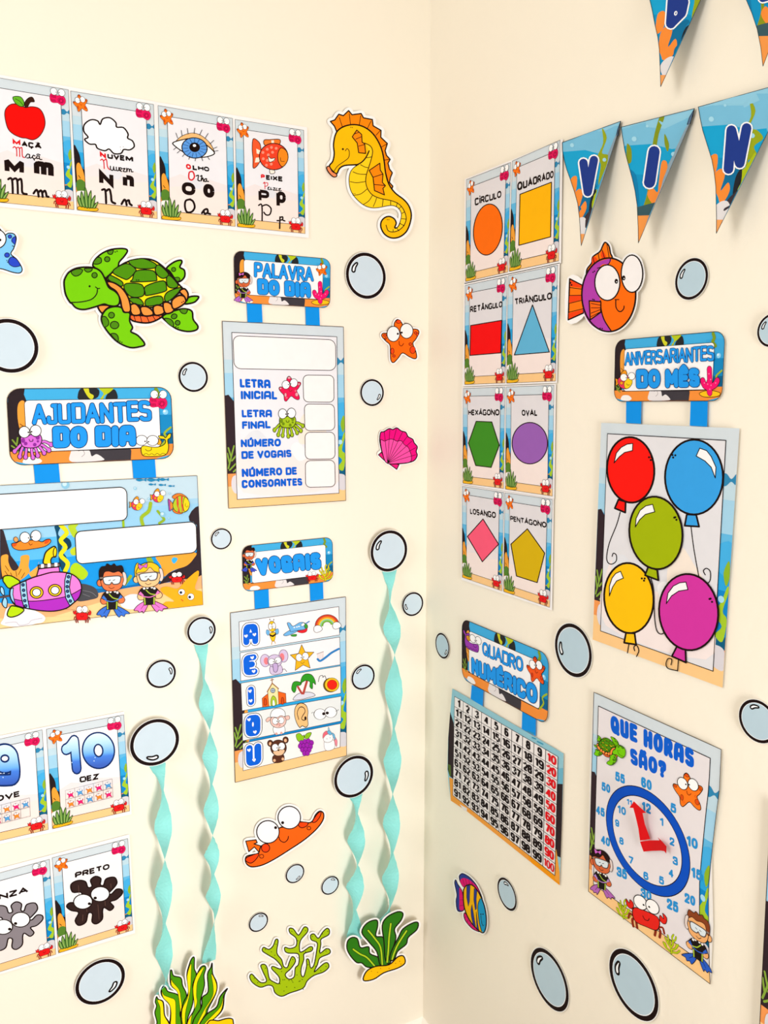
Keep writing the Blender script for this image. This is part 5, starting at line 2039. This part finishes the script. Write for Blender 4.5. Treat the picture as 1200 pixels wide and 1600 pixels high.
# alphabet pages
z = Z(0, 100, .20833)
z2 = Z(230, 140, .225)
pq = [z(-170, 50), z(1171, 283), z(1198, 1190), z(-150, 1055)]
mid = z2(62, 86)
T, pg = page_thing('alphabet_page', 'alphabet page with the red apple and white cloud cards, top left', 'alphabet card page', 'L', pq, (110, 230), 'alphabet pages')
card(T, pg, Q('-145,80 513,193 555,1092 -115,1026', z), figs=[
    ('apple_print', fig(z, apple_fig, 44, 232, 3.02, 4, 2.98)),
    ('word_lettering', split_word(z, '94,564 152,574 154,614 96,604', 'M', '160,578 312,596 314,640 162,618', 'AÇÃ')),
    ('script_lettering', script(z, ['98,628 110,620 124,640 126,690', '122,632 138,624 146,640 148,694', '146,636 164,628 168,690 184,702'], ['190,700 206,676 222,684 216,704 202,704', '222,680 224,704 238,702 246,688', '262,690 250,684 244,700 256,712 270,704', '254,714 258,722', '290,690 278,690 276,708 292,708', '294,690 298,714 314,716', '276,680 286,676 300,682'], 8, 8)),
    ('letter_pair', lambda p: (write(p, Q('30,704 180,724 180,832 36,818', z), 'M', [(BK, 0)], **dict(ARIAL, lw=31)), write(p, Q('252,722 402,744 404,862 256,838', z), 'm', [(BK, 0)], **dict(ARIAL, lw=35, low=True)))),
    ('script_pair', script(z, None, ['62,864 80,856 92,880 96,968', '92,870 116,858 130,880 134,970', '130,876 156,862 164,900 168,964 200,976', '252,970 272,944 284,960 290,994', '288,964 306,948 316,966 320,996', '318,966 336,950 346,972 350,992 364,996'], 1, 17)),
])
card(T, pg, Q('530,202 1152,303 1180,1160 578,1095', z), figs=[
    ('cloud_print', fig(z, cloud_fig, 648, 366, 3.6, 12, 3.2)),
    ('word_lettering', split_word(z, '748,658 794,666 796,708 750,700', 'N', '804,668 998,694 1000,738 806,708', 'UVEM')),
    ('script_lettering', script(z, ['754,722 766,714 778,734 782,784', '778,726 798,716 806,770 822,792'], ['828,766 830,792 848,796 852,770 856,794 868,798', '872,774 876,798 890,798 892,776', '900,800 912,784 900,778 896,796 912,806', '920,786 938,784 924,804 944,808', '950,782 952,808 956,788 968,788 970,808 974,790 984,792 986,808 998,808'], 8, 8)),
    ('letter_pair', lambda p: (write(p, Q('742,802 850,818 852,918 744,906', z), 'N', [(BK, 0)], **dict(ARIAL, lw=31)), write(p, Q('920,828 1004,842 1006,938 922,926', z), 'n', [(BK, 0)], **dict(ARIAL, lw=35, low=True)))),
    ('script_pair', script(z, None, ['766,944 784,940 792,962 796,1042', '794,954 820,940 832,980 838,1030 864,1046', '912,1050 932,1018 944,1030 950,1058', '948,1030 966,1022 972,1046 988,1060'], 1, 17)),
])
pq = [z2(60, 85), z2(1110, 262), z2(1122, 1030), z2(86, 926)]
T, pg = page_thing('alphabet_page', 'alphabet page with the blue eye and orange fish cards', 'alphabet card page', 'L', pq, (367, 270), 'alphabet pages')
card(T, pg, Q('75,110 593,200 612,950 98,900', z2), figs=[
    ('eye_print', fig(z2, eye_fig, 194, 258, 2.85, 8, 2.35)),
    ('word_lettering', split_word(z2, '268,514 304,520 306,556 270,550', 'O', '314,520 430,538 432,570 316,558', 'LHO')),
    ('script_lettering', script(z2, ['312,568 292,576 290,616 310,628 328,606 318,572 300,570'], ['340,600 356,596 352,628 366,634', '370,602 380,598 374,634 386,614 392,638', '402,620 394,634 408,638 412,620 402,620', '414,636 426,638'], 10, 8)),
    ('letter_pair', lambda p: (write(p, Q('240,638 334,650 336,738 240,728', z2), 'O', [(BK, 0)], **dict(ARIAL, lw=31)), write(p, Q('388,650 466,662 468,756 390,744', z2), 'o', [(BK, 0)], **dict(ARIAL, lw=35, low=True)))),
    ('script_pair', script(z2, None, ['300,762 268,772 262,812 276,850 310,848 330,816 318,776 294,762', '380,858 396,836 416,830 420,852 400,862 392,842', '418,858 438,864'], 1, 14)),
])
card(T, pg, Q('610,207 1087,282 1097,1000 625,952', z2), figs=[
    ('fish_print', fig(z2, dotted_fish_fig, 728, 336, 2.38, 3, 2.42)),
    ('word_lettering', split_word(z2, '788,586 816,590 818,622 790,618', 'P', '824,592 942,604 944,640 826,626', 'EIXE')),
    ('script_lettering', script(z2, ['806,652 816,644 818,690', '812,650 836,648 834,668 816,672'], ['838,682 846,676 838,692 854,694', '858,680 860,694 868,694', '876,682 888,684 876,698 892,698', '900,684 894,698 906,700', '912,690 926,686 914,702 932,702'], 5, 6)),
    ('letter_pair', lambda p: (write(p, Q('772,692 846,702 846,786 774,778', z2), 'P', [(BK, 0)], **dict(ARIAL, lw=26)), write(p, Q('896,704 962,712 964,822 898,818', z2), 'p', [(BK, 0)], **dict(ARIAL, lw=23, low=True)))),
    ('script_pair', script(z2, None, ['774,804 792,796 798,830 798,910', '796,810 830,800 860,826 852,866 826,870 810,852', '902,910 918,910', '922,884 920,964', '924,888 940,884 940,902 924,906', '944,908 956,912'], 1, 10)),
])

# numbers nine and ten
z = Z(0, 1100, .18333)
pq = [z(-365, 340), z(1058, 62), z(1122, 940), z(-322, 1268)]
T, pg = page_thing('number_page', 'number page with the big blue 9 and 10 cards', 'number card page', 'L', pq, (70, 1215))
DIG = ramp_ink([(0.0, 'dcefff'), (0.35, 'a9d6f8'), (0.62, '5faaf0'), (0.72, '2a74dc'), (1.0, '1450b8')])


def big_number(zz, strokes, x, y, sx, sy, lw, rot):
    def f(p):
        b = Pen(p.cv, chain(zz, place(x, y, sx, rot, sy=sy)))
        paths = []
        for st in strokes.split('|'):
            q = pts(st[1:])
            if st[0] == '~':
                q = chaikin(q, False, 3)
            elif st[0] == 'e':
                q = circle_pts(q[0][0], q[0][1], q[1][0], q[1][1], n=36)
                q.append(q[0])
            paths.append(q)
        for c, ex in ((NAVY, 9), (DIG, 0)):
            v, f2 = stroke_tris(paths, lw + ex, False, 'round')
            b.raw(v, f2, c, v)
        b.dots('20,30 28,74 24,84', 'cfe8fb', 1.6)
    return f


def counters(zz, x, y, rows, skip=0):
    """the little grid of counting starfish"""
    def f(p):
        b = Pen(p.cv, zz)
        k = 0
        cols = ('ee1c72', '4f9fdc', 'f08a2a')
        for r in range(2):
            for c in range(5):
                X, Y = x + c * 80 + r * 4, y - c * 20 + r * 78
                b.line([(X, Y), (X + 80, Y - 20), (X + 84, Y + 58), (X + 4, Y + 78)], '8a8484', 2.4, True, False)
                if r * 5 + c < 10 - skip:
                    s = b.sub(X + 8, Y + 4, .64, -8)
                    s.stamp('tinystar', tiny_star, cols[(c + r * 2) % 3])
    return f


def tiny_star(p, c):
    p.shape('50,10 62,34 92,30 78,58 90,96 52,78 18,100 24,62 4,38 36,36', c, '5a2030', 2.5)
    p.ell(38, 30, 14, 15, 'fdfbfb', '6a5a5a', 2, n=12)
    p.ell(66, 26, 14, 15, 'fdfbfb', '6a5a5a', 2, n=12)


card(T, pg, Q('-332,372 360,220 412,1070 -292,1232', z), panel='f3f3f6', figs=[
    ('number_print', big_number(z, 'e35,38 25,22|~60,38 62,70 56,92 34,92 14,90', -75, 345, 2.95, 3.45, 23, -6)),
    ('word_lettering', word(Q('-130,805 170,738 174,786 -126,860', z), 'NOVE', lw=27)),
    ('counting_starfish', counters(z, -148, 900, 2, 1)),
])
card(T, pg, Q('395,215 1055,92 1105,912 447,1065', z), panel='f3f3f6', figs=[
    ('digit_one_print', big_number(z, '~12,36 24,32 42,14|L42,16 42,92', 522, 280, 2.55, 3.05, 25, -5)),
    ('digit_zero_print', big_number(z, 'e40,54 31,36', 714, 253, 2.8, 2.85, 31, -5)),
    ('word_lettering', word(Q('676,622 840,592 844,640 680,672', z), 'DEZ', lw=27)),
    ('counting_starfish', counters(z, 556, 738, 2)),
])

# colours grey and black
z = Z(0, 1300, .1875)
pq = [z(-292, 378), z(1078, 18), z(1126, 842), z(-246, 1262)]
T, pg = page_thing('colour_page', 'colour page with grey and black big-eyed splat cards, bottom left', 'colour card page', 'L', pq, (78, 1420))
card(T, pg, Q('-262,412 412,228 465,1020 -216,1232', z), panel='f1f0f4', figs=[
    ('grey_splat_print', fig(z, blob_fig, -126, 600, 4.35, -4, 3.6, '8a8288')),
    ('word_lettering', word(Q('-110,546 234,452 238,502 -106,596', z), 'CINZA', lw=27)),
])
card(T, pg, Q('435,215 1065,55 1107,818 487,1010', z), panel='f4f1f3', figs=[
    ('black_splat_print', fig(z, blob_fig, 535, 392, 4.35, -5, 3.6, '33211f', BK, '6a4a40')),
    ('word_lettering', word(Q('622,338 912,262 914,308 626,388', z), 'PRETO', lw=27)),
])

# shapes
SHP = 'shape pages'


def figure(zz, poly, c, smooth=False, w=9):
    return lambda p: Pen(p.cv, zz).shape(poly, c, '24100c', w, smooth)


SH = [(Z(700, 200, .166667), '158,478 1076,104 1060,1266 154,1462', '172,485 588,322 560,1350 163,1440', '602,310 1050,113 1037,1245 573,1345',
       'shape page with orange circle and yellow square, topmost of the four', (800, 330),
       ('circle_print', [(374 + 0, 952)], 'ff7008', 'CÍRCULO', '250,660 500,584 500,650 252,730'), ('square_print', '675,622 970,508 962,1020 664,1100', 'ffb805', 'QUADRADO', '648,510 990,396 990,464 650,592')),
      (Z(700, 410, .166667), '150,195 1048,2 1022,1130 136,1162', '160,215 552,133 535,1130 155,1145', '563,125 1027,25 1008,1112 548,1132',
       'shape page with red rectangle and blue triangle, second from the top', (800, 510),
       ('rectangle_print', '212,592 504,543 494,848 206,872', 'f8060a', 'RETÂNGULO', '206,412 510,362 508,420 206,474'), ('triangle_print', '792,398 950,840 622,868', '62b4da', 'TRIÂNGULO', '622,340 974,278 974,346 628,402')),
      (Z(700, 590, .166667), '130,90 1012,60 996,1136 130,1006', '142,102 533,88 520,1040 138,990', '545,88 993,72 978,1112 537,1045',
       'shape page with green hexagon and purple oval, third from the top', (800, 690),
       ('hexagon_print', '264,410 410,416 480,634 404,842 260,824 192,614', '3f8f22', 'HEXÁGONO', '190,300 482,296 482,356 190,354'), ('oval_print', None, '9a60b4', 'OVAL', '690,302 838,298 840,360 692,358')),
      (Z(700, 750, .166667), '125,42 992,174 976,1222 125,936', '133,60 523,118 505,1040 133,912', '533,120 978,183 953,1195 520,1045',
       'shape page with pink diamond and yellow pentagon, lowest of the four', (800, 860),
       ('diamond_print', '328,366 474,602 322,766 182,530', 'fb5c7c', 'LOSANGO', '206,264 450,300 448,360 208,318'), ('pentagon_print', '744,458 906,686 836,962 642,900 590,602', 'd8b20a', 'PENTÁGONO', '582,334 924,394 922,450 584,384'))]
for zz, pq, c1, c2, lab, anc, f1, f2 in SH:
    T, pg = page_thing('shape_page', lab, 'shape card page', 'R', Q(pq, zz), anc, SHP, d=0.0028)
    for cq, (nm, poly, col, txt, tq) in ((c1, f1), (c2, f2)):
        if nm == 'circle_print':
            fn = (lambda p, Z_=zz, C=col: Pen(p.cv, Z_).ell(374, 952, 134, 240, C, '24100c', 9, 6, n=44))
        elif nm == 'oval_print':
            fn = (lambda p, Z_=zz, C=col: Pen(p.cv, Z_).ell(767, 615, 166, 194, C, '24100c', 9, 0, n=44))
        else:
            fn = figure(zz, poly, col)
        card(T, pg, Q(cq, zz), panel='e4dfe2', figs=[(nm, fn), ('word_lettering', word(Q(tq, zz), txt, lw=24))])


# ------------------------------------------------------------------ pennants on the right wall
def pennant(label, zz, outline, letter_fn, top, tip, art, lift=0.03, anchor=None, flap=None):
    y0, y1 = zz(*top)[1], zz(*tip)[1]

    def bend(x, y):
        t = min(max((y - y0) / (y1 - y0), 0), 1.1)
        return lift * t ** 1.4
    T = Thing('bunting_pennant', label, 'pennant', 'R', anchor or zz(*top), d=0.003, bend=bend, group='paper pennants')
    P = T.part('paper_triangle', start=0)
    q = Q(outline, zz)
    grid = []
    xs, ys = [a[0] for a in q], [a[1] for a in q]

    def inside(x, y):
        c = False
        for i in range(len(q)):
            (ax, ay), (bx, by) = q[i - 1], q[i]
            if (ay > y) != (by > y) and x < (bx - ax) * (y - ay) / (by - ay) + ax:
                c = not c
        return c
    for i in range(1, 14):
        for j in range(1, 8):
            x, y = min(xs) + (max(xs) - min(xs)) * j / 8 + .3, min(ys) + (max(ys) - min(ys)) * i / 14 + .2
            if inside(x, y):
                grid.append((x, y))
    P.slab([q], '8ea4b4', thick=0.0004, extra=grid)

    def clip(poly):
        """print cut by the pennant's edge, cut again into small faces so that it follows the curl"""
        n_p = len(poly)
        poly = ccw(poly)
        r = delaunay_2d_cdt([Vector(a) for a in poly] + [Vector(a) for a in ccw(q)] + [Vector(a) for a in grid], [], [list(range(n_p)), list(range(n_p, n_p + len(q)))], 0, 1e-4)
        return [tuple(v) for v in r[0]], [tuple(f) for f, o in zip(r[2], r[5]) if len(o) > 1]

    n = P.pen()
    for s, c, sm in art:
        poly = [zz(*a) for a in (catmull(pts(s), True) if sm else pts(s))]
        v, f = clip(poly)
        if f:
            n.raw(v, f, c)
    for i, (a, b) in enumerate(zip(q, q[1:] + q[:1])):
        seg = [(a[0] + (b[0] - a[0]) * t / 6, a[1] + (b[1] - a[1]) * t / 6) for t in range(7)]
        n.line(seg, '20262e', .8, smooth=False)
    o = P.done()
    T.base = P.k
    if flap:
        G = T.part('folded_flap', parent=o, label='grey-blue folded paper flap')
        G.pen(zz).shape(flap, '55708f', '20262e', 3, False)
        G.done()
    L = T.part('letter', parent=o)
    letter_fn(L, zz)
    L.done()
    return T, o


def letter_strokes(strokes, lw, white=16):
    def f(L, zz):
        b = L.pen(zz)
        for c, ex in (('fbfbfd', white), ('203a8c', 0)):
            V, F = [], []
            v, f2 = stroke_tris([catmull(pts(s), False, 3) if len(pts(s)) > 2 and not s.endswith(' ') else [tuple(a) for a in dense(pts(s))] for s in strokes], lw + ex, False, 'round')
            b.raw(v, f2, c)
    return f


def dense(p):
    out = []
    for a, b in zip(p, p[1:]):
        out += [(a[0] + (b[0] - a[0]) * t / 5, a[1] + (b[1] - a[1]) * t / 5) for t in range(5)]
    return out + [p[-1]]


def sea_art(x, y, w, h, kind):
    """pennant print in a frame x, y, w, h"""
    def A(s):
        return ' '.join('%f,%f' % (x + a * w / 100, y + b * h / 100) for a, b in pts(s))
    art = [(A('-60,-60 160,-60 160,30 -60,30'), '79bfdf', False), (A('-60,-40 160,-60 160,4 90,2 60,10 20,8 -60,16'), '8fcbe4', False), (A('-60,26 40,22 70,26 160,20 160,130 -60,130'), '16a4d6', False), (A('-60,46 160,46 160,130 -60,130'), '0e93c8', False)]
    if kind == 'kelp':
        art += [(A('-60,76 160,76 160,140 -60,140'), '2b6f86', False), (A('56,-4 60,0 52,14 48,26 42,30 46,14'), '86961c', True), (A('38,28 46,26 44,40 40,56 44,66 36,76 26,80 36,60 34,44'), '8a961e', True), (A('60,14 66,22 64,28 60,22'), '86961c', True),
                (A('8,22 14,26 14,36 8,36'), '8a961e', True), (A('10,44 20,46 24,60 26,80 16,70'), '0d7fb4', True), (A('56,36 64,38 60,56 62,66 46,70 36,62 42,56 50,60 52,52'), 'f78f3a', True), (A('20,72 60,66 60,76 20,82'), '3a5a62', False), (A('-60,80 160,76 160,140 -60,140'), 'f59a4c', False)]
    else:
        art += [(A('40,56 58,50 60,68 40,80 22,72'), '0b6f9e', True), (A('20,60 30,54 36,58 30,70 40,64 42,70 34,78 24,80 18,74'), 'f88f38', True), (A('16,46 26,44 24,56 14,60'), 'f88f38', True),
                (A('68,4 76,12 68,24 78,26 86,32 74,38 80,46 66,48 72,56 62,50 66,34 60,28 70,16'), '9aa81c', True), (A('52,60 64,52 76,42 74,54 60,72 50,76'), 'b4c41a', True), (A('50,60 58,54 56,66 46,74'), '23262c', True),
                (A('40,76 60,68 60,82 44,88 26,90'), '3f353c', True), (A('20,84 30,78 40,78 44,86 38,92 24,92'), 'e6e2e4', True), (A('-20,91 60,91 60,130 -20,130'), 'f8a55c', False)]
    art += [(' '.join('%f,%f' % (x + w * cx / 100 + 1.6 * w / 100 * r * math.cos(i * .6), y + h * cy / 100 + 1.6 * w / 100 * r * math.sin(i * .6)) for i in range(10)), 'a6dcf0', False) for cx, cy, r in ((18, 18, 2.2), (36, 8, 1.2), (72, 30, 2.0))]
    return art


z = Z(860, 0, .28333)
pennant('pennant with the letter V, beside the shape pages', z, '65,786 388,668 382,700 170,1355 167,1310 160,1200 150,1120 130,1050 110,990 90,935 75,880 66,830',
        letter_strokes(['182,898 206,1060 ', '206,1060 240,882 '], 46), (220, 720), (170, 1355), sea_art(60, 680, 330, 670, 'reef'), anchor=(925, 290), flap='386,672 378,716 374,748 362,752 370,716')
pennant('pennant with the letter I, between the V and N pennants', z, '390,701 795,598 785,640 485,1340 484,1260 478,1130 466,1050 450,980 428,900 410,830 398,760',
        letter_strokes(['572,836 548,1000 ', '548,1000 546,1006 '], 62), (590, 650), (485, 1340), sea_art(390, 640, 400, 700, 'kelp'), anchor=(1028, 270), flap='793,602 782,640 772,682 754,686 766,648')
pennant('pennant with the letter N, cut by the right photo edge', z, '815,590 1310,452 1290,505 1195,738 915,1287 916,1200 912,1030 903,950 890,880 865,800 840,720 825,650',
        letter_strokes(['982,932 998,718 ', '998,718 1044,900 ', '1044,900 1082,706 '], 54), (1000, 540), (915, 1287), sea_art(812, 520, 420, 760, 'reef'), anchor=(1145, 250))
def letter_b(L, zz):
    letter_strokes(['664,130 680,-90 ', '680,-90 740,-80 735,-10 690,0 ', '690,0 735,10 722,70 664,128 ', '690,40 690,90 '], 54)(L, zz)
    L.pen(zz).ell(691, 73, 9, 13, 'fbfbfd', rot=15)
    L.pen(zz).ell(692, 73, 3, 7, '203a8c', rot=15)


pennant('pennant with the letter B, at the top photo edge', z, '520,-150 930,-262 828,0 608,478 606,400 600,270 592,205 575,130 560,50 548,0',
        letter_b, (700, -200), (608, 478), sea_art(525, -260, 410, 740, 'reef'), anchor=(1060, 60))
pennant('pennant in the top right corner of the photo', z, '1010,-290 1460,-420 1290,60 1172,365 1168,330 1160,260 1140,160 1110,70 1080,0 1040,-120',
        letter_strokes(['1170,-8 1150,-180 ', '1170,-8 1240,-28 ', '1150,-180 1230,-200 '], 40), (1200, -330), (1172, 365), sea_art(1010, -380, 420, 740, 'kelp'), anchor=(1180, 30))


# ------------------------------------------------------------------ crepe paper streamers
def crepe(name, h):
    m = bpy.data.materials.new(name)
    m.use_nodes = True
    nt = m.node_tree
    b = nt.nodes['Principled BSDF']
    out = nt.nodes['Material Output']
    b.inputs['Base Color'].default_value = rgb(h)
    b.inputs['Roughness'].default_value = 0.75
    tr = nt.nodes.new('ShaderNodeBsdfTranslucent')
    tr.inputs[0].default_value = rgb(h)
    mx = nt.nodes.new('ShaderNodeMixShader')
    mx.inputs[0].default_value = 0.35
    g = nt.nodes.new('ShaderNodeNewGeometry')
    w = nt.nodes.new('ShaderNodeTexNoise')
    w.inputs['Scale'].default_value = 180
    bp = nt.nodes.new('ShaderNodeBump')
    bp.inputs['Strength'].default_value = 0.35
    bp.inputs['Distance'].default_value = 0.002
    nt.links.new(g.outputs['Position'], w.inputs['Vector'])
    nt.links.new(w.outputs['Fac'], bp.inputs['Height'])
    nt.links.new(bp.outputs[0], b.inputs['Normal'])
    nt.links.new(b.outputs[0], mx.inputs[1])
    nt.links.new(tr.outputs[0], mx.inputs[2])
    nt.links.new(mx.outputs[0], out.inputs[0])
    return m


CREPE = crepe('aqua_crepe_paper', '9aecea')


def streamer(label, pinches, top, end, hw_px, sway=0.034, seed=1, first=0.035, fall=3.6):
    """a crepe ribbon that turns half round between one pinch and the next; pinches in photo points from the top down"""
    rnd = random.Random(seed)
    P = [top] + pinches + [end]
    # angle at each control: edge-on (pi/2) at every pinch
    ang = [0.15] + [math.pi * (i + .5) for i in range(len(pinches))] + [math.pi * len(pinches) - .15]
    L = len(P)
    verts, faces = [], []
    rows = []
    N = 16
    for i in range(L - 1):
        for k in range(N + (1 if i == L - 2 else 0)):
            t = k / N
            s = (i + t) / (L - 1)
            x = P[i][0] + (P[i + 1][0] - P[i][0]) * t
            y = P[i][1] + (P[i + 1][1] - P[i][1]) * t
            a = ang[i] + (ang[i + 1] - ang[i]) * t
            a += .13 * math.sin(2 * a)
            d = 0.005 + (sway - 0.005) * min(1, 3.4 * max(0, s - first), fall * (1 - s))
            rows.append((x, y, a, d))
    hw = None
    for j, (x, y, a, d) in enumerate(rows):
        c = on_wall(x, y, 'L', d)
        a += math.atan((c.x - CAM.x) / (c.y - CAM.y)) * min(1, j / 10)
        if hw is None:
            hw = abs((on_wall(x + hw_px, y, 'L', d) - c).x)
        wig = 1 + rnd.uniform(-.05, .05)
        for u in (-1, -.5, 0, .5, 1):
            bow = .0022 * (1 - u * u)
            ox, oy = math.cos(a) * hw * u * wig, math.sin(a) * min(hw, d - .0015) * u
            verts.append((c.x + ox - math.sin(a) * bow, c.y - oy - math.cos(a) * bow * .3, c.z + rnd.uniform(-.0007, .0007)))
    for j in range(len(rows) - 1):
        for u in range(4):
            b = j * 5 + u
            faces.append((b, b + 1, b + 6, b + 5))
    org = on_wall(top[0], top[1], 'L', 0)
    o = mesh_obj('paper_streamer', verts, faces, CREPE, origin=org)
    o['label'], o['category'], o['group'] = label, 'streamer', 'aqua crepe streamers'


streamer('leftmost aqua streamer, hanging from the big bubble beside the number ten card', [(254.7, 1237), (255.3, 1343), (256.3, 1442), (256.3, 1534)], (245, 1190), (254, 1552), 13.6, seed=3, fall=1.6)
streamer('aqua streamer left of the vowel chart, ending behind the striped seaweed', [(319, 1062), (326.5, 1142), (330.3, 1225), (330, 1306), (332, 1366), (334.3, 1434)], (314, 1000), (326, 1503), 11.6, seed=5)
streamer('longest aqua streamer, closest to the room corner', [(609.8, 945), (615.3, 1023), (615, 1139), (611.5, 1241), (612, 1333), (608, 1414)], (608.5, 885), (596, 1446), 12.0, seed=8)
streamer('short aqua streamer hanging from the bubble below the vowel chart', [(557.3, 1275), (556, 1351), (553.3, 1419)], (555, 1235), (554, 1470), 12.4, sway=.024, seed=11)

# ------------------------------------------------------------------ the poster cut by the right edge of the photo
tl = on_wall(1204, 1252, 'R', .004)
bl = on_wall(1184.5, 1640, 'R', .004)
q = [to_photo(tl), to_photo(tl + Vector((0, -.21, 0))), to_photo(bl + Vector((0, -.21, 0))), to_photo(bl)]
T = Thing('reef_poster', 'dark rock and sand poster edge at the lower right photo edge', 'wall chart', 'R', (1192, 1450), d=0.004)
P = sheet_base(T, q, 210, 297)
n = P.pen(quad_map(q, 210, 297))
ocean_print(n, 210, 297)
faint_panel(n, 210, 297, [(22, 17), (195, 17), (195, 277), (22, 280)], 1.1)
n.line([(.4, .4), (209.6, .4), (209.6, 296.6), (.4, 296.6)], '3a2a22', .8, True, False)
so = P.done()
T.base = P.k
mini(T, 'coral_print', so, chain(quad_map(q, 210, 297), place(2, 264, .3)), pink_coral_fig)
